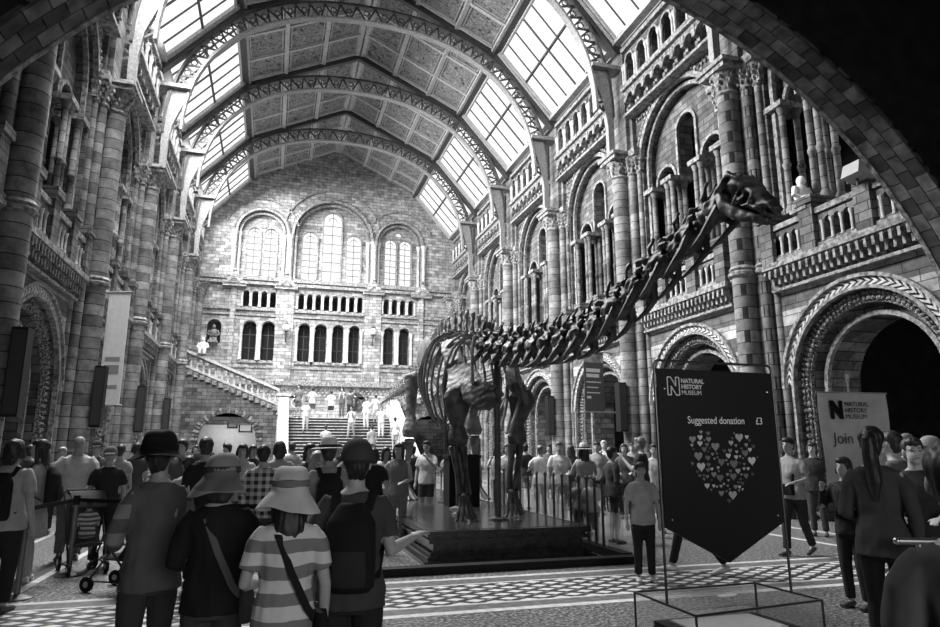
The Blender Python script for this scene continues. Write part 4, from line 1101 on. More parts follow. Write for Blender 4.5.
    if not dress: put(remesh(Tm, 'trousers', vox), 'trousers' if legs in ('long', 'tight') else 'shorts', cloth(bot), root)
    # hair
    kind, hv = hair
    if kind != 'bald':
        hm = MB(); hb_(hm, (0, -.024, .042), (.09, .1, .092)); hb_(hm, (0, .032, .08), (.068, .064, .046)); hb_(hm, (0, -.055, -.01), (.074, .056, .085)); hb_(hm, (0, -.045, -.07), (.055, .035, .05))
        if kind in ('long', 'bob'):
            zz = -.36 if kind == 'long' else -.15
            hm.tube([H(0, -.05, .03), H(0, -.075, -.08), H(0, -.09, zz*.6), H(0, -.085, zz)], [(.085*s, .06*s), (.085*s, .05*s), (.095*s, .04*s), (.05*s, .025*s)], 12, flat=(1, 0, 0))
            for q in (-1, 1): hm.tube([H(q*.07, .0, .04), H(q*.085, .0, -.06), H(q*.085, -.01, zz*.55)], [.03*s, .03*s, .02*s], 8)
        if kind == 'ponytail': hm.tube([H(0, -.1, .06), H(0, -.15, .03), H(0, -.16, -.1), H(.01, -.14, -.28), H(0, -.13, -.42)], [.035*s, .045*s, .055*s, .05*s, .02*s], 10)
        if kind == 'bun': hb_(hm, (0, -.12, .06), (.045, .045, .045))
        me = remesh(hm, 'hair', max(vox*.8, .009), 1)
        if detail:
            displace(me, lambda c, nn: c+nn*noise.noise(Vector((c.x*60, c.y*60, c.z*12)))*.007)
        put(me, 'hair', plain(hv, .5, 0, .4, .5, 40), root)
    elif hv: 
        hm = MB(); hb_(hm, (0, -.05, -.0), (.083, .06, .06)); hm.build('hair', plain(hv, .8), root, smooth=True)
    if detail and (abs(((face+180) % 360)-180) > 60):
        for q in (-1, 1): e2 = MB(); hb_(e2, (q*.03, .087, .008), (.012, .008, .006)); e2.build('eye', plain(.03, .3), root, smooth=True)
        e2 = MB(); hb_(e2, (0, .096, -.055), (.024, .006, .005)); e2.build('mouth', plain(.1, .5), root, smooth=True)
        for q in (-1, 1): e2 = MB(); hb_(e2, (q*.03, .09, .033), (.018, .008, .004)); e2.build('eyebrow', plain(.05, .7), root, smooth=True)
    # hats: lathe profiles around the crown
    if hat:
        HK = 1.1 if hat[0] == 'cap' else 1.05
        hk, h1 = hat[0], hat[1]; h2 = hat[2] if len(hat) > 2 else h1*.45
        hm = MB(lambda x, y, z_: H(x*HK, (y-.012)*HK, z_*HK+.004)); band = MB(hm.T)
        n = 28
        def brim(prof, wob=0.0, drop=0.0):
            secs = []
            for r, z_ in prof: secs.append((r, z_))
            vs = []; fs = []
            for r, z_ in secs:
                for i in range(n):
                    t = 2*PI*i/n; k = 1 if r <= .1 else (1+wob*math.sin(3*t+u)*(r-.1)*4)
                    zz = z_+(wob*.25*math.sin(2*t+u*.3)*(max(0, r-.1)*2))
                    vs.append((math.cos(t)*r*k*.92, math.sin(t)*r*k*1.08, zz))
            for a_ in range(len(secs)-1):
                for i in range(n): j = (i+1) % n; fs.append((a_*n+i, a_*n+j, (a_+1)*n+j, (a_+1)*n+i))
            return vs, fs
        if hk == 'bucket': pr = [(.002, .15), (.05, .149), (.085, .138), (.105, .11), (.113, .06), (.114, .02), (.125, .004), (.155, -.035), (.182, -.085), (.184, -.094), (.176, -.09), (.148, -.038), (.108, .015), (.09, .05), (.07, .12), (.002, .135)]
        elif hk == 'wide': pr = [(.002, .155), (.06, .158), (.085, .148), (.095, .1), (.102, .05), (.104, .042), (.16, .045), (.21, .035), (.212, .028), (.16, .035), (.1, .03), (.085, .05), (.002, .13)]
        elif hk == 'flop': pr = [(.002, .16), (.07, .155), (.1, .13), (.112, .08), (.115, .03), (.14, .012), (.18, -.01), (.183, -.02), (.14, -.0), (.105, .015), (.09, .05), (.002, .13)]
        else: pr = [(.002, .137), (.05, .132), (.085, .1), (.1, .05), (.103, .015), (.098, .01), (.085, .04), (.002, .125)]
        vs, fs = brim(pr, .5 if hk in ('bucket', 'flop') else .08); hm.add(vs, fs)
        if hk == 'cap':
            m2 = MB(hm.T); m2.loft([((0, .08, .035), (.075, 0, 0), (0, .005, .012)), ((0, .14, .03), (.07, 0, 0), (0, .005, .008)), ((0, .185, .015), (.045, 0, 0), (0, .004, .006))], 12)
            m2.build('visor', cloth(h2), root, smooth=True); hb_(m2, (0, 0, 0), (.001, .001, .001))
            b3 = MB(); hb_(b3, (0, -.012, .138), (.012, .012, .006)); b3.build('button', cloth(h2), root)
        hme = hm.mesh('hat')
        if hk in ('bucket', 'flop') and detail == 2:
            displace(hme, lambda c, nn: c+noise.noise_vector(c*14+Vector((u, 0, 0)))*.014)
        o = put(hme, 'hat', (stripemat(h1*.55, h1, .2) if len(hat) > 3 else cloth(h1)), root)
        o.modifiers.new('sub', 'SUBSURF').render_levels = 2 if detail == 2 else 1
        if hk != 'cap':
            bn = MB(hm.T); vs, fs = brim([(.108, .075), (.117, .07), (.119, .036), (.112, .03)]); bn.add(vs, fs); bn.build('hat_band', cloth(h2), root, smooth=True)
    # bags
    if bag:
        bk, bv = bag
        if bk == 'pack':
            q = MB(); q.loft([(V(0, -.14, .93), (.11*s, 0, 0), (0, .045*s, 0)), (V(0, -.18, .97), (.145*s, 0, 0), (0, .085*s, 0)), (V(0, -.19, 1.15), (.15*s, 0, 0), (0, .095*s, 0)), (V(0, -.175, 1.32), (.14*s, 0, 0), (0, .08*s, 0)), (V(0, -.14, 1.42), (.08*s, 0, 0), (0, .04*s, 0))], 16)
            bo = empty('backpack', (0, 0, 0)); bo.parent = root
            me = remesh(q, 'sack', .016, 1); put(me, 'sack', cloth(bv), bo)
            q = MB(); q.loft([(V(0, -.25, .98), (.09*s, 0, 0), (0, .03*s, 0)), (V(0, -.275, 1.05), (.1*s, 0, 0), (0, .04*s, 0)), (V(0, -.26, 1.17), (.09*s, 0, 0), (0, .03*s, 0))], 12); q.build('pocket', cloth(bv*1.3+.01), bo, smooth=True)
            for g in (-1, 1):
                q = MB(); q.tube([V(g*.09, -.13, 1.38), V(g*.11, -.06, 1.475), V(g*.115, .04, 1.46), V(g*.12, .125, 1.32), V(g*.15, .09, 1.12), V(g*.14, -.1, 1.0)], [(.028*s, .007*s)]*6, 8, flat=(1, 0, 0)); q.build('strap', cloth(bv), bo, smooth=True)
        elif bk == 'cross':
            q = MB(); q.tube([V(-.1, .02, 1.47), V(-.06, -.105, 1.4), V(.02, -.128, 1.2), V(.12, -.13, 1.0), V(.17, -.08, .93)], [(.022*s, .005*s)]*5, 8, flat=(1, 0, 0)); q.tube([V(-.1, .02, 1.47), V(-.02, .13, 1.3), V(.15, .1, 1.0), V(.19, 0, .95)], [(.02*s, .005*s)]*4, 8, flat=(1, 0, 0))
            bo = empty('shoulder_bag', (0, 0, 0)); bo.parent = root; q.build('strap', cloth(bv), bo, smooth=True)
            q = MB(); q.loft([(V(.2, -.04, .78), (.05*s, 0, 0), (0, .1*s, 0)), (V(.21, -.04, .85), (.055*s, 0, 0), (0, .12*s, 0)), (V(.2, -.04, .97), (.04*s, 0, 0), (0, .11*s, 0))], 12); q.build('sack', cloth(bv), bo, smooth=True)
        elif bk == 'front':
            bo = empty('shoulder_bag', (0, 0, 0)); bo.parent = root
            q = MB(); q.box(-.12*s, .12*s, .16*s, .26*s, .9*s, 1.06*s); q.build('sack', cloth(bv), bo)
            q = MB(); q.tube([V(-.1, .18, 1.05), V(-.08, .0, 1.49), V(.05, -.11, 1.3)], [(.02*s, .005*s)]*3, 8); q.build('strap', cloth(bv), bo)
    return root
# foreground family, seen from behind
GROUP = 'family in the foreground'
def sleevestripe(lo, hi, per):
    m, nt, b = nodes('striped_sleeve_cloth', .85, .2)
    sx = N(nt, 'ShaderNodeSeparateXYZ'); nt.links.new(mapping_xyz(nt, 'obj'), sx.inputs[0])
    f = mathn(nt, 'GREATER_THAN', mathn(nt, 'FRACT', mathn(nt, 'DIVIDE', sx.outputs[2], per)), .5)
    g = mathn(nt, 'GREATER_THAN', mathn(nt, 'ABSOLUTE', sx.outputs[0]), .165)
    no = N(nt, 'ShaderNodeTexNoise'); no.inputs['Scale'].default_value = 9; nt.links.new(mapping_xyz(nt, 'obj'), no.inputs['Vector'])
    t = mathn(nt, 'ADD', mathn(nt, 'MULTIPLY', mathn(nt, 'MULTIPLY', f, g), .7), mathn(nt, 'MULTIPLY', no.outputs[0], .3))
    nt.links.new(ramp(nt, t, [(0.05, lo), (.85, hi)]), b.inputs['Base Color']); bump(nt, b, no.outputs[0], .6, .03); return m
m1 = person(162, 4.05, 1.66, 22, .2, .04, 'person in a floppy black sun hat and striped-sleeve grey shirt, back turned', arms=('fwd', 'fwd'), hair=('short', .02), hat=('flop', .012, .008), sleeve='long', detail=2, sk_=.3, top_mat=sleevestripe(.07, .2, .16), turn=-30, build_=.93)
m2 = person(224, 3.75, 1.53, -5, .014, .05, 'person in a crumpled dark bucket hat and black top between the striped shirts', arms=('fwd', 'fwd'), hair=('bob', .02), hat=('bucket', .22, .05, 1), detail=2, sleeve='long', bag=('cross', .1))
m3 = person(293, 3.4, 1.47, 4, .5, .1, 'child in a pale bucket hat and broad striped T-shirt with a cross-body strap', arms=('fwd', 'down'), hair=('long', .014), hat=('bucket', .5, .16), detail=2, top_mat=stripemat(.2, .62, .125), bag=('cross', .015), build_=.95)
m4 = person(357, 3.7, 1.62, -6, .05, .02, 'boy in a dark baseball cap with a black backpack, right hand reaching towards the plinth', arms=('down', 'reach'), hair=('short', .012), hat=('cap', .05, .03), detail=2, bag=('pack', .012), sk_=.34, turn=8)
# right foreground
GROUP = 'visitors in the right foreground'
person(872, 4.95, 1.75, -8, .05, .012, 'woman with a long dark ponytail, dark grey jumper and black leggings, back turned', arms=('fwd', 'down'), hair=('ponytail', .014), sleeve='long', legs='tight', detail=2, turn=0, build_=.92)
person(955, 1.8, 1.61, 4, .07, .05, 'dark-haired child in a dark grey T-shirt cut by the right picture edge', hair=('short', .01), detail=2, sleeve='short', build_=.85)
person(893, 6.6, 1.76, 70, .12, .05, 'man with short dark hair and glasses looking left, behind the ponytailed woman', hair=('short', .03), detail=1, sk_=.38, sleeve='long')
person(913, 5.7, 1.68, 175, .03, .03, 'woman in a dark jacket and white scarf facing the viewer at the right edge', hair=('bun', .03), detail=2, sk_=.42, sleeve='long', arms=('fwd', 'fwd'), turn=20)
person(842, 7.0, 1.5, 150, .02, .03, 'dark-clad person in front of the white banner, mostly behind the ponytailed woman', hair=('bob', .02), arms=('phone', 'phone'), detail=1, sleeve='long')
person(908, 8.6, 1.78, 160, .1, .05, 'grey-haired tall person standing before the dark arch at the right', hair=('short', .2), detail=0)
person(932, 7.2, 1.7, 120, .2, .05, 'person in a pale cap and light top near the right picture edge', hair=('short', .04), hat=('cap', .3, .2), detail=0)
person(789, 10.3, 1.76, 150, .3, .03, 'man in a grey T-shirt and black trousers carrying a black bag, left of the banner', arms=('fwd', 'fwd'), hair=('short', .02), sleeve='short', detail=1, walk=.5, bag=('front', .012), sk_=.34)
person(688, 8.9, 1.7, 95, .1, .02, 'person in dark trousers and white trainers striding behind the donation board', walk=1.0, shoes=.7, detail=0)
# visitors to the left
GROUP = 'visitors waiting by the barrier on the left'
person(14, 6.8, 1.68, -30, .34, .02, 'person at the left edge in a light top with a bulky dark backpack', bag=('pack', .012), hair=('bob', .02), detail=1, sk_=.32, build_=1.1)
person(42, 8.3, 1.70, 75, .34, .34, 'long-haired woman in a beige sleeveless tunic and dark leggings facing left', arms=('fwd', 'fwd'), hair=('long', .02), sleeve='none', dress=True, detail=1, sk_=.36, shoes=.6, bag=('pack', .02))
person(79, 9.9, 1.78, 180, .5, .12, 'bald man in a light button shirt pushing a stroller', arms=('push', 'push'), hair=('bald', .3), detail=1, sk_=.3, build_=1.14, sleeve='short')
person(111, 9.4, 1.6, 178, .03, .03, 'boy in a flat cap and dark printed T-shirt standing beside the bald man', arms=('down', 'down'), hair=('short', .03), hat=('cap', .16, .1), detail=1, sk_=.36)
person(97, 12.5, 1.72, 175, .1, .05, 'man looking over the bald man\'s shoulder, in a dark cap', hat=('cap', .05, .03), detail=0)
person(121, 12.2, 1.66, -20, .3, .05, 'dark-haired person in a grey shirt behind the boy in the flat cap', detail=0)
person(63, 12.8, 1.62, 160, .25, .05, 'fair-haired person half hidden between the tunic woman and the bald man', hair=('short', .3), detail=0)
person(137, 13.0, 1.7, 30, .06, .04, 'person with a dark rounded hairdo left of the floppy hat', hair=('bob', .02), detail=0)
person(30, 12.0, 1.66, 10, .06, .04, 'dark figure in the shade of the left arcade beside the tunic woman', detail=0)
person(183, 11, 1.74, 150, .12, .05, 'tall dark-haired person just right of the floppy hat', detail=0)
person(190, 8.0, 1.5, 20, .42, .1, 'person in a pale jacket between the floppy hat and the dark bucket hat', detail=1, sleeve='long', hair=('short', .04))
GROUP = 'crowd at the foot of the staircase'
person(208, 8.0, 1.72, 15, .02, .03, 'man in a black jacket stooping over something behind the dark bucket hat', arms=('fwd', 'fwd'), lean=.12, detail=1, sleeve='long')
person(205, 14, 1.84, 170, .05, .05, 'tall dark-haired person standing in front of the stair arch', detail=0)
person(228, 14.5, 1.7, 120, .08, .05, 'person with swept dark hair in front of the stair arch, looking left', detail=0)
person(243, 10.6, 1.66, 170, .42, .06, 'young person in a light T-shirt facing the viewer under the stair arch', detail=1, sk_=.34, hair=('bob', .02))
person(226, 17, 1.75, 0, .5, .1, 'person in a white shirt deep under the stair arch', detail=0)
person(264, 8.2, 1.63, 0, .3, .05, 'man in a plaid shirt seen from behind, left of the staircase', top_mat=plaidmat(.03, .5, .09), detail=1, sleeve='long', hair=('short', .015))
person(280, 10.0, 1.70, 2, .42, .08, 'person in a light hooded top standing before the left newel', hair=('bob', .04), detail=1, sleeve='long')
person(310, 9.4, 1.66, 200, .06, .03, 'dark-haired woman glancing back beside the straw-hatted walker', hair=('bob', .02), detail=1, sk_=.34)
person(318, 7.6, 1.56, 5, .2, .05, 'person with a pale headscarf left of the straw hat', hair=('long', .45), detail=1)
person(329, 6.9, 1.67, 10, .28, .06, 'person in a straw hat with dark band carrying a black rucksack', hat=('wide', .55, .03), bag=('pack', .02), detail=1, hair=('short', .03))
person(351, 10.8, 1.67, 5, .25, .05, 'dark-haired person just above the boy\'s baseball cap', detail=0)
person(374, 10.6, 1.6, 0, .02, .2, 'girl in a black top right of the baseball cap', hair=('bob', .02), detail=0, legs='short')
person(386, 12.5, 1.62, 200, .42, .2, 'woman in white leaning on the stair balustrade foot', hair=('long', .04), detail=0)
person(399, 9.0+2.5, 1.68, 165, .16, .16, 'woman in a dark vest with bare arms by the hind legs', sleeve='none', hair=('long', .02), detail=1, arms=('fwd', 'hip'))
person(427, 14.6, 1.76, 160, .55, .06, 'man in a white shirt and dark shorts between the dinosaur legs', legs='short', detail=1, arms=('phone', 'down'))
person(413, 16, 1.66, 20, .05, .05, 'person in a black shirt behind the dinosaur hind foot', detail=0)
person(452, 14.6, 1.66, 180, .3, .2, 'woman raising a camera behind the near foreleg', arms=('phone', 'phone'), hair=('long', .05), detail=1)
GROUP = 'crowd to the right of the dinosaur'
cr = [(497, 17.5, 1.66, 170, .3, .05, 'woman in a grey vest just right of the support post', ('long', .03), None, .36, 'none'),
 (507, 16.0, 1.7, 185, .5, .4, 'person in a pale vest behind the far foreleg', ('bob', .05), None, .4, 'none'),
 (525, 17.8, 1.72, 30, .04, .04, 'dark-clad person turned away right of the far foreleg', ('short', .02), None, .3, 'long'),
 (540, 15.2, 1.67, 10, .62, .5, 'plump woman in white top and trousers seen from behind', ('bun', .12), None, .38, 'short'),
 (559, 14.6, 1.74, 190, .68, .3, 'man in a bright white shirt with a camera strap', ('short', .1), None, .36, 'short'),
 (571, 17.5, 1.68, 0, .04, .04, 'person with long dark hair behind the white-shirted man', ('long', .02), None, .3, 'long'),
 (584, 12.6, 1.66, 12, .3, .1, 'woman in a brimmed sun hat carrying a white bag', ('long', .02), ('wide', .5, .04), .36, 'none'),
 (597, 16.4, 1.76, 175, .3, .05, 'man in a mid grey top behind the sun-hatted woman', ('short', .03), None, .36, 'short'),
 (604, 19.0, 1.82, 180, .6, .1, 'pale-haired tall visitor under the hanging banner', ('short', .4), None, .4, 'short'),
 (611, 11.6, 1.62, -60, .05, .04, 'person in a dark hooded jacket looking right', ('short', .012), None, .24, 'long'),
 (624, 15.5, 1.7, 180, .1, .05, 'woman in a dark dress left of the balding man', ('bob', .05), None, .38, 'short'),
 (641, 12.4, 1.8, 80, .03, .05, 'man with cropped greying hair in a black T-shirt looking left', ('short', .15), None, .34, 'short'),
 (654, 13.0, 1.68, 180, .5, .1, 'woman in a white top half hidden by the donation board frame', ('short', .03), None, .38, 'short')]
for u, D, h, f, t, b, lb, hr, ht_, skn, sl in cr:
    person(u, D, h, f, t, b, lb, hair=hr, hat=ht_, sk_=skn, sleeve=sl, detail=1, arms=R.choice([('fwd', 'down'), ('down', 'down'), ('phone', 'phone'), ('fwd', 'fwd')]), legs=R.choice(['long', 'short']))
person(639, 8.35, 1.42, 190, .34, .02, 'boy in a grey T-shirt and dark trousers standing at the corner of the black kerb', arms=('down', 'down'), hair=('short', .015), detail=1, sk_=.32, shoes=.5)
person(577, 11.9, 1.1, 0, .3, .1, 'small child with fair hair in front of the sun-hatted woman', hair=('short', .15), detail=0)
person(590, 11.2, 1.15, 180, .55, .2, 'small child in white held close by the sun-hatted woman', hair=('short', .1), detail=0)
for u, D, h, f, t, lb, hr in ((172, 15, 1.72, 40, .08, 'short-haired person in dark clothes between the floppy hat and the stair arch', 'short'), (196, 18, 1.68, 180, .3, 'person in a grey top far back beside the stair arch', 'bob'),
   (253, 13.5, 1.66, 200, .05, 'dark-clad person between the light T-shirt and the plaid shirt', 'bob'), (292, 16, 1.74, 10, .35, 'person in a mid-grey top in front of the lowest stair steps', 'short'), (338, 14, 1.7, 170, .1, 'person in dark grey above the straw hat, facing the viewer', 'short'),
   (516, 21, 1.74, 180, .1, 'dark-clad visitor far back just right of the far foreleg', 'short'), (549, 20, 1.72, 170, .08, 'dark-clad visitor far back between the two people in white', 'bob'), (632, 19, 1.75, 180, .25, 'visitor in a grey top deep in the right arcade', 'short'),
   (812, 12.5, 1.7, 170, .03, 'dark-clad visitor in the shade left of the white banner', 'bob'), (899, 9.6, 1.7, 200, .12, 'visitor in dark grey behind the man with glasses', 'short'), (925, 9.8, 1.66, 150, .05, 'visitor in black deep in front of the dark right arch', 'bob')):
    person(u, D, h, f, t, .05, lb, hair=(hr, .03), detail=1, sleeve=R.choice(['long', 'short']))
GROUP = 'visitors on the staircase'
def stair_z(y): 
    i = int((y-YB)/(YT-YB)*20)+1; return ZT_*min(max(i, 0), 20)/20
stp = [(297, 37.7, .15, .1, 'person in dark clothes with a shoulder bag at the top left of the stairs', 'cross', .05), (305, 36.2, .6, .5, 'person in white climbing near the top left of the stairs', None, 0),
 (311, 39, .5, .1, 'tall pale-shirted visitor on the left of the landing', None, 0), (330, 40, .75, .04, 'visitor in a white shirt and black trousers in the middle of the landing', None, 0),
 (341, 38.6, .1, .1, 'visitor in dark clothes carrying a white bag on the landing', 'pack', .7), (349, 39.5, .08, .06, 'dark-clad visitor left of the black plaque', None, 0),
 (354, 40.2, .05, .08, 'black-shirted visitor directly below the black plaque', None, 0), (351, 35.6, .5, .3, 'visitor in light clothes with a pack in the middle of the stairs', 'pack', .06),
 (366, 36.6, .65, .5, 'visitor in pale clothing below the right plaque', None, 0), (375, 37.2, .7, .5, 'visitor in white near the top of the stairs, right of centre', None, 0),
 (381, 35.5, .7, .6, 'white-clad visitor descending on the right of the stairs', None, 0), (389, 38.2, .6, .3, 'visitor in a pale shirt at the top right of the stairs', None, 0),
 (395, 34.2, .75, .4, 'visitor in a white T-shirt low on the right of the stairs', None, 0), (326, 33.2, .5, .3, 'visitor in a light shirt low in the middle of the stairs', None, 0), (372, 33.4, .3, .1, 'small visitor low on the stairs, above the girl in black', None, 0)]
for i, (u, y, t, b, lb, bg, bv) in enumerate(stp):
    p = px(u, 430, Y=y); person(u, 1, R.uniform(1.6, 1.8), R.choice([0, 180, 150, 20]), t, b, lb, pos=(p.x, y), z=stair_z(y) if y < YT else ZT_, walk=R.choice([0, .5]) if y < YT else 0, arms=R.choice([('down', 'fwd'), ('down', 'down'), ('phone', 'phone')]), legs=R.choice(['long', 'short']), bag=(bg, bv) if bg else None, detail=0)
GROUP = 'visitors leaning on the left gallery rail'
for i, (y, t, lb) in enumerate(((16.2, .5, 'pale-shirted visitor leaning on the left gallery rail, nearest the viewer'), (17.0, .05, 'dark-clad visitor leaning on the left gallery rail between two pale ones'), (18.1, .6, 'white-shirted visitor leaning on the left gallery rail beside the pier'))):
    person(0, 1, 1.72, 0, t, .05, lb, pos=(XC-FW-.75, y), z=5.95, arms=('rail', 'rail'), lean=.25, detail=0)
# ------------------------------------------------------------------ strollers
def stroller(x, y, rz, shade, label, child):
    t = empty('stroller', (x, y, 0), rz, label=label, cat='stroller', group='strollers')
    for sx in (-.22, .22):
        for yy, r in ((.32, .085), (-.28, .11)):
            w_ = MB(); w_.loft([((sx-.015, yy, r), (0, r, 0), (0, 0, r)), ((sx+.015, yy, r), (0, r, 0), (0, 0, r))], 18); w_.build('wheel', M_BLACK, t)
            w_ = MB(); w_.loft([((sx-.018, yy, r), (0, r*.4, 0), (0, 0, r*.4)), ((sx+.018, yy, r), (0, r*.4, 0), (0, 0, r*.4))], 12); w_.build('hub', M_STEEL, t)
        f_ = MB(); f_.tube([(sx, .32, .1), (sx, .0, .5), (sx, -.3, .85), (sx, -.42, 1.0)], .014); f_.tube([(sx, -.28, .12), (sx, .05, .48)], .013); f_.tube([(sx, -.28, .12), (sx, .32, .12)], .01); f_.build('frame', plain(.05, .4, .5), t)
    h_ = MB(); h_.tube([(-.22, -.42, 1.0), (-.2, -.45, 1.03), (.2, -.45, 1.03), (.22, -.42, 1.0)], .018); h_.build('handle', M_BLACK, t)
    s_ = MB(); s_.loft([((0, .22, .36), (.18, 0, 0), (0, .03, .03)), ((0, -.02, .36), (.19, 0, 0), (0, .03, .04)), ((0, -.14, .5), (.19, 0, 0), (0, .05, .04)), ((0, -.26, .85), (.17, 0, 0), (0, .04, .03))], 14); s_.build('seat', cloth(shade), t, smooth=True)
    c_ = MB(); n = 8
    for i in range(n):
        a0 = .3+i*1.5/n; a1 = .3+(i+1)*1.5/n
        c_.box(0, 0, 0, 0, 0, 0) if 0 else c_.hexa([(-.21, -.22-math.cos(a0)*.0+math.sin(a0-.6)*.3, .72+math.cos(a0-.6)*.28), (.21, -.22+math.sin(a0-.6)*.3, .72+math.cos(a0-.6)*.28), (.21, -.22+math.sin(a1-.6)*.3, .72+math.cos(a1-.6)*.28), (-.21, -.22+math.sin(a1-.6)*.3, .72+math.cos(a1-.6)*.28), (-.21, -.22+math.sin(a0-.6)*.32, .735+math.cos(a0-.6)*.3), (.21, -.22+math.sin(a0-.6)*.32, .735+math.cos(a0-.6)*.3), (.21, -.22+math.sin(a1-.6)*.32, .735+math.cos(a1-.6)*.3), (-.21, -.22+math.sin(a1-.6)*.32, .735+math.cos(a1-.6)*.3)])
    c_.build('canopy', cloth(shade), t)
    return t
GROUP = 'children in strollers'
x, y = gp(95, 9.0); stroller(x, y, math.radians(205), .06, 'dark stroller with a seated toddler pushed by the bald man', True)
person(0, 1, .92, 0, .5, .3, 'toddler in a pale striped top sitting in the stroller', pos=(x+.02, y-.02), z=.0, sit=True, arms=('fwd', 'fwd'), top_mat=stripemat(.1, .5, .06), detail=1)
x, y = gp(138, 7.9); stroller(x, y, math.radians(60), .015, 'empty black stroller behind the person in the floppy hat', False)
# ------------------------------------------------------------------ barrier posts and belts
def post(u, D, label):
    x, y = gp(u, D); t = empty('barrier_post', (x, y, 0), label=label, cat='barrier post', group='belt barrier posts')
    a = MB(); a.lathe([(.17, 0), (.17, .012), (.1, .03), (.035, .045), (.03, .06)], n=28); a.build('base', plain(.12, .35, .6), t, smooth=True)
    a = MB(); a.lathe([(.032, .04), (.032, .9)], n=16); a.build('pole', plain(.16, .35, .6), t, smooth=True)
    a = MB(); a.lathe([(.04, .88), (.042, .9), (.042, .99), (.034, 1.0)], n=16); a.build('belt_housing', M_BLACK, t, smooth=True); return Vector((x, y, .94))
q1 = post(36, 7.45, 'tall metal belt barrier post nearest the left picture edge'); q2 = post(83, 8.75, 'metal belt barrier post in front of the bald man'); q3 = post(282, 7.6, 'metal belt barrier post hidden behind the pale bucket hat')
q0 = Vector((q1.x-1.9, q1.y+.3, .94))
for a_, b_, lb in ((q0, q1, 'black retractable belt running off the left picture edge'), (q1, q2, 'black retractable belt between the two posts at the left'), (q2, q3, 'black retractable belt passing behind the family')):
    d = (b_-a_); m = MB(); m.bar(a_+d.normalized()*.04, b_-d.normalized()*.04, .004, .05); tag(m.build('barrier_belt', M_BLACK), lb, 'belt', 'barrier belts')
# steel queue rail at the right edge
t = empty('steel_rail', label='brushed steel queue rail at the lower right corner', cat='rail')
ra = px(897, 541, Z=.98); 
m = MB(); m.tube([ra, ra+Vector((1.2, -.5, 0))], .024, 12); m.ball(ra, .026, 10, 6); m.build('top_rail', M_STEEL, t, smooth=True)
m = MB(); c = ra+Vector((.13, -.05, 0)); m.tube([(c.x, c.y, 0), (c.x, c.y, .97)], .02, 12); m.lathe([(.07, 0), (.07, .01), (.02, .02)], (c.x, c.y, 0)); m.build('post', M_STEEL, t, smooth=True)
# ------------------------------------------------------------------ writing helper
def text(body, nm, size, mat, par, loc, rot, bold=False, align='LEFT', ext=.001, sx=1, off=0):
    c = bpy.data.curves.new(nm, 'FONT'); c.body = body; c.size = size; c.align_x = align; c.extrude = ext; c.offset = off; c.space_line = .82
    o = bpy.data.objects.new(nm, c); TS.collection.objects.link(o); me = evalmesh(o); bpy.data.objects.remove(o)
    me.materials.clear(); me.materials.append(mat); o = bpy.data.objects.new(nm, me); COL.objects.link(o); o.parent = par; o.location = loc; o.rotation_euler = rot; o.scale = (sx, 1, 1); return o
def logo(par, x, y, z, s, mat, outline):
    """block capital N (outlined or solid) beside three lines of lettering, on a board facing -y"""
    m = MB(); w = s*.95; h = s*1.2; st_ = s*.28
    P = [(0, 0), (st_, 0), (st_, h*.5), (w-st_, 0), (w, 0), (w, h), (w-st_, h), (w-st_, h*.5), (st_, h), (0, h)]
    if outline:
        for i in range(len(P)):
            a, b = P[i], P[(i+1) % len(P)]; m.bar((x+a[0], y, z+a[1]), (x+b[0], y, z+b[1]), .003, s*.07, (1, 0, .01) if abs(a[0]-b[0]) < 1e-6 else (0, 0, 1))
    else:
        n = len(P)
        for quad in ((0, 1, 8, 9), (3, 4, 5, 6)): m.hexa([(x+P[i][0], y-.002, z+P[i][1]) for i in quad]+[(x+P[i][0], y+.001, z+P[i][1]) for i in quad])
        q = [(st_, h), (st_, h*.45), (w-st_, 0), (w-st_, h*.55)]; m.hexa([(x+a, y-.002, z+b) for a, b in q]+[(x+a, y+.001, z+b) for a, b in q])
    m.build('letter_mark', mat, par)
    for i, wd in enumerate(('NATURAL', 'HISTORY', 'MUSEUM')):
        text(wd, 'lettering', s*.42, mat, par, (x+w+s*.15, y-.001, z+h*.70-i*s*.40), (PI/2, 0, 0), off=.0006 if i < 2 else 0)
# ------------------------------------------------------------------ donation board on its glass case
gx, gy = 1.53, 2.27
A = Vector((1.50, 2.69, 0)); ang = math.atan2(.06, .64)
db = empty('donation_board', (1.75, 2.42, 0), math.radians(3), label='black donation board with a heart of small hearts in a slim metal frame', cat='donation board')
l0, l1 = px(651, 360, Y=2.42), px(773, 366, Y=2.42)
wd = (l1-l0).length; zt = (l0.z+l1.z)/2; xm = (l0.x+l1.x)/2; db.location = (xm, 2.42, 0)
zl = px(720, 563, Y=2.42).z; zs_ = (px(660, 523, Y=2.42).z+px(780, 527, Y=2.42).z)/2
hw = wd/2-.012
m = MB(); pts = [(-hw, zs_), (0, zl), (hw, zs_), (hw, zt-.035), (-hw, zt-.035)]
m.add([(x, -.006, z) for x, z in pts]+[(x, .006, z) for x, z in pts], [(0, 1, 2, 3, 4), (9, 8, 7, 6, 5)]+[(i, (i+1) % 5, 5+(i+1) % 5, 5+i) for i in range(5)])
m.build('panel', plain(.008, .5, 0, .2), db)
m = MB(); hw2 = wd/2
m.tube([(-hw2, 0, 1.0), (-hw2, 0, zt-.02), (-hw2+.006, 0, zt-.006), (-hw2+.02, 0, zt), (hw2-.02, 0, zt), (hw2-.006, 0, zt-.006), (hw2, 0, zt-.02), (hw2, 0, 1.0)], .0055, 10); m.build('frame', plain(.1, .3, .8), db, smooth=True)
for x, z in ((-hw+.03, zt-.12), (hw-.03, zt-.12), (-hw+.03, zs_+.03), (hw-.03, zs_+.03)):
    m = MB(); m.ball((x, -.008, z), .004, 8, 5); m.build('screw', M_STEEL, db)
zscale = (zt-zl)/195.0
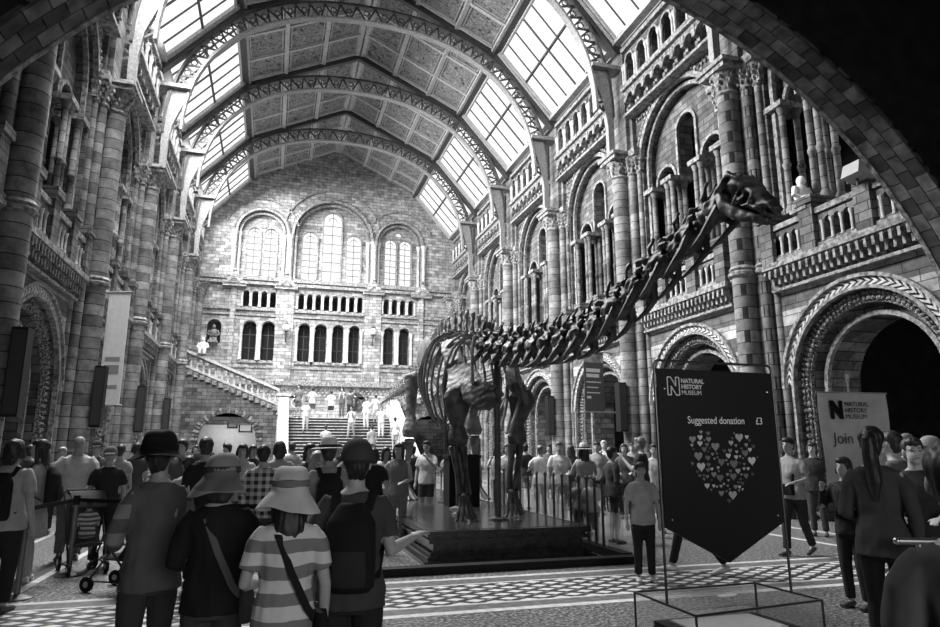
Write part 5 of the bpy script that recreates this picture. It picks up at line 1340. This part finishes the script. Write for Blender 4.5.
logo(db, -hw+.045, -.008, zt-.035-.04-.07, .062, plain(.6, .6), True)
text('Suggested donation', 'lettering', .043, plain(.7, .6), db, (-.165, -.008, zt-.262), (PI/2, 0, 0), sx=.88); text('£3', 'lettering', .043, plain(.7, .6), db, (.192, -.008, zt-.262), (PI/2, 0, 0), sx=.88)
# heart made of small hearts
hrt = random.Random(11); placed = []
def heart_in(x, y): x *= 1.2; y = y*1.15+.15; return (x*x+y*y-1)**3-x*x*y*y*y < 0
hm_ = {}
for k in range(900):
    x, y = hrt.uniform(-1.0, 1.0), hrt.uniform(-1.15, 1.05); r = hrt.choice([.045, .06, .075, .1, .12]) if k < 500 else .035
    if not heart_in(x*1.06, y*1.06) or (abs(x) < .35 and y > .42+abs(x)*1.3): continue
    if any((x-a)**2+(y-b)**2 < ((r+c)*.98)**2 for a, b, c in placed): continue
    placed.append((x, y, r))
placed = sorted(placed, key=lambda p: -p[2])[:98]
for x, y, r in placed:
    m = MB(); n = 18; sc = .175; R_ = r*sc*1.0
    P = []
    for i in range(n): t = 2*PI*i/n; P.append((16*math.sin(t)**3/16*R_, (13*math.cos(t)-5*math.cos(2*t)-2*math.cos(3*t)-math.cos(4*t))/16*R_))
    cx_, cz_ = x*sc*1.12+.012, zt-.435+y*sc*.95
    m.add([(cx_+a, -.0085, cz_+b) for a, b in P]+[(cx_+a, -.006, cz_+b) for a, b in P], [tuple(range(n))]+[(i, (i+1) % n, n+(i+1) % n, n+i) for i in range(n)])
    m.build('heart', plain(hrt.choice([.06, .12, .2, .32, .45]), .6), db)
# glass collecting case under the board
cz = .99
cs = [px(634.5, 592, Z=cz), px(696, 616, Z=cz), px(822, 600, Z=cz), px(755, 583, Z=cz)]
gc = empty('donation_case', (0, 0, 0), label='clear glass donation case with dark edges below the board', cat='donation case')
cen = sum(cs, Vector())/4
for i in range(4):
    a_, b_ = cs[i], cs[(i+1) % 4]; m = MB(); m.add([(a_.x, a_.y, .12), (b_.x, b_.y, .12), tuple(b_), tuple(a_)], [(0, 1, 2, 3)]); m.build('glass_side', M_GLASS, gc, recalc=False)
    m = MB(); m.bar(a_, b_, .008, .008); m.bar((a_.x, a_.y, .1), a_, .007, .007, (1, 0, 0)); m.build('edge', plain(.03, .3), gc)
m = MB(); m.add([tuple(c+Vector((0, 0, .001))) for c in cs], [(0, 1, 2, 3)]); m.build('glass_top', M_GLASS, gc, recalc=False)
m = MB(); m.loft([(cen+Vector((0, 0, .002)), (.055, .01, 0), (-.002, .02, 0)), (cen+Vector((0, 0, .007)), (.055, .01, 0), (-.002, .02, 0))], 20); m.build('coin_slot', plain(.45, .4), gc)
m = MB(); q = [cen+(c-cen)*.98 for c in cs]; m.hexa([(c.x, c.y, 0) for c in q]+[(c.x, c.y, .14) for c in q]); m.build('base', M_BLACK, gc)
m = MB(); q = [cen+(c-cen)*.8 for c in cs]; m.hexa([(c.x, c.y, .14) for c in q]+[(c.x, c.y, .88) for c in q]); m.build('inner_box', M_BLACK, gc)
m = MB(); q = [cen+(c-cen)*.62 for c in cs]; m.hexa([(c.x, c.y, .88) for c in q]+[(c.x, c.y, .886) for c in q]); m.build('notice', plain(.4, .6), gc)
# white museum banner on a pole by the right arch
b0 = px(820, 396, Y=8.9); b1 = px(882, 391, Y=8.9); zb = px(860, 500, Y=8.9).z
bw = (b1-b0).length; bn = empty('banner_stand', ((b0.x+b1.x)/2, 8.9, 0), math.radians(-4), label='white fabric banner with black lettering hanging from a pole before the right arch', cat='banner')
zt2 = (b0.z+b1.z)/2
m = MB(); n = 24
vs = []; fs = []
for j in range(8):
    for i in range(n+1):
        x = -bw/2+bw*i/n; z = zt2-(zt2-zb)*j/7; y = .03*math.sin(i*.9)*(j/7)+.02*math.sin(i*.4+j); vs += [(x, y-.006, z), (x, y+.006, z)]
for j in range(7):
    for i in range(n):
        a_ = (j*(n+1)+i)*2; b_ = a_+2; c_ = a_+(n+1)*2; d_ = c_+2; fs += [(a_, b_, d_, c_), (a_+1, c_+1, d_+1, b_+1)]
m.add(vs, fs); m.build('cloth', plain(.62, .8, 0, .2, .12, 4), bn, smooth=True, recalc=False)
m = MB(); m.tube([(-bw/2-.03, 0, zt2+.01), (bw/2+.03, 0, zt2+.01)], .014, 8); m.tube([(0, .06, 0), (0, .06, zt2+.3)], .016, 8); m.lathe([(.25, 0), (.25, .02), (.03, .05)], (0, .06, 0), 20); m.tube([(0, .06, zt2+.22), (-.03, 0, zt2+.32)], .03, 8); m.build('pole', M_STEEL, bn)
m = MB(); m.tube([(-bw/2, 0, zt2+.01), (0, .03, zt2+.26), (bw/2, 0, zt2+.01)], .004, 5); m.build('cord', M_BLACK, bn)
logo(bn, -bw/2+.18, -.045, zt2-.44, .26, M_BLACK, False)
text('Join', 'lettering', .26, plain(.06, .7), bn, (-bw/2+.18, -.045, zt2-.84), (PI/2, 0, 0))
# vertical white banner on the left wall, dark one on the right
def vbanner(X, y, z0, z1, w_, rz, shade, label, side):
    t = empty('hanging_banner', (X, y, 0), rz, label=label, cat='banner', group='hanging wall banners')
    m = MB(); m.box(-w_/2, w_/2, -.01, .01, z0, z1); m.build('cloth', plain(shade, .7), t)
    for zz_ in (z0, z1): m = MB(); m.tube([(-w_/2-.08, 0, zz_), (w_/2+.08+(.5 if side > 0 else 0), 0, zz_)], .03, 8); m.build('batten', M_IRON, t)
    return t
t = vbanner(XC-FW+.55, 20.6-.65, 2.75, 5.9, .62, math.radians(-20), .85, 'tall white banner with faint printing hanging beside the left piers', -1)
for z, h_ in ((3.6, .25), (3.95, .12), (3.2, .1)):
    m = MB(); m.box(-.22, .2, -.014, -.011, z, z+h_); m.build('printed_block', plain(.3, .8), t)
bq = px(594, 380, Y=21.3)
t = vbanner(bq.x, 21.3, px(594, 412, Y=21.3).z, px(594, 352, Y=21.3).z, .85, math.radians(8), .07, 'dark grey banner with white printed lines hanging in the right arcade', 1)
zz = px(594, 375, Y=21.3).z
for i, (h_, wd_) in enumerate(((.13, .6), (.13, .55), (.04, .62), (.04, .5), (.04, .56), (.09, .18))):
    m = MB(); zc = zz+.1-i*.19; m.box(-.33, -.33+wd_, -.014, -.011, zc, zc+h_); m.build('printed_line', plain(.6, .7), t)
m = MB(); m.box(-.42, .42, -.014, -.011, zz+.45, zz+.75); m.build('printed_picture', plain(.3, .7, 0, .3, .6, 3), t)
# black loudspeaker columns on the piers
for u, v0, v1, side, k, lb in ((632, 385, 427, 1, 1, 'slim black loudspeaker column on the pier right of the dark banner'), (30, 340, 412, -1, 0, 'black loudspeaker column on the nearest left pier'), (99, 372, 430, -1, 1, 'black loudspeaker column on the second left pier'), (140, 392, 432, -1, 2, 'black loudspeaker column on the third left pier'), (163, 402, 434, -1, 3, 'black loudspeaker column on the fourth left pier'), (560, 398, 437, 1, 2, 'slim black loudspeaker column left of the dark banner')):
    y = Y0+SB*k-.1; a_, b_ = px(u, v1, Y=y), px(u, v0, Y=y); x = XC+side*(FW-.42)
    t = empty('loudspeaker', (x, y, 0), label=lb, cat='loudspeaker', group='loudspeaker columns')
    m = MB(); m.box(-.13, .13, -.16, .16, 2.15, 3.75); m.build('cabinet', M_BLACK, t); m = MB(); m.box(-.11, .11, -.168, -.16, 2.2, 3.7); m.build('grille', plain(.03, .7), t)
    m = MB(); m.tube([(0, 0, 2.9), (side*.3, 0, 2.9)], .03); m.build('bracket', M_IROND, t)
# floodlight on the right gallery rail
p = px(862, 216, X=XC+FW-.1); t = empty('floodlight', (p.x, p.y, 7.02), label='small grey floodlight clamped on the right gallery rail', cat='floodlight')
m = MB(); m.hexa([(-.2, -.22, .12), (.2, -.22, .0), (.2, .22, .0), (-.2, .22, .12), (-.12, -.2, .4), (.22, -.2, .28), (.22, .2, .28), (-.12, .2, .4)]); m.build('housing', plain(.3, .5), t)
m = MB(); m.tube([(0, 0, -.08), (0, 0, .1)], .03); m.build('clamp', M_IROND, t)
bpy.data.scenes.remove(TS)
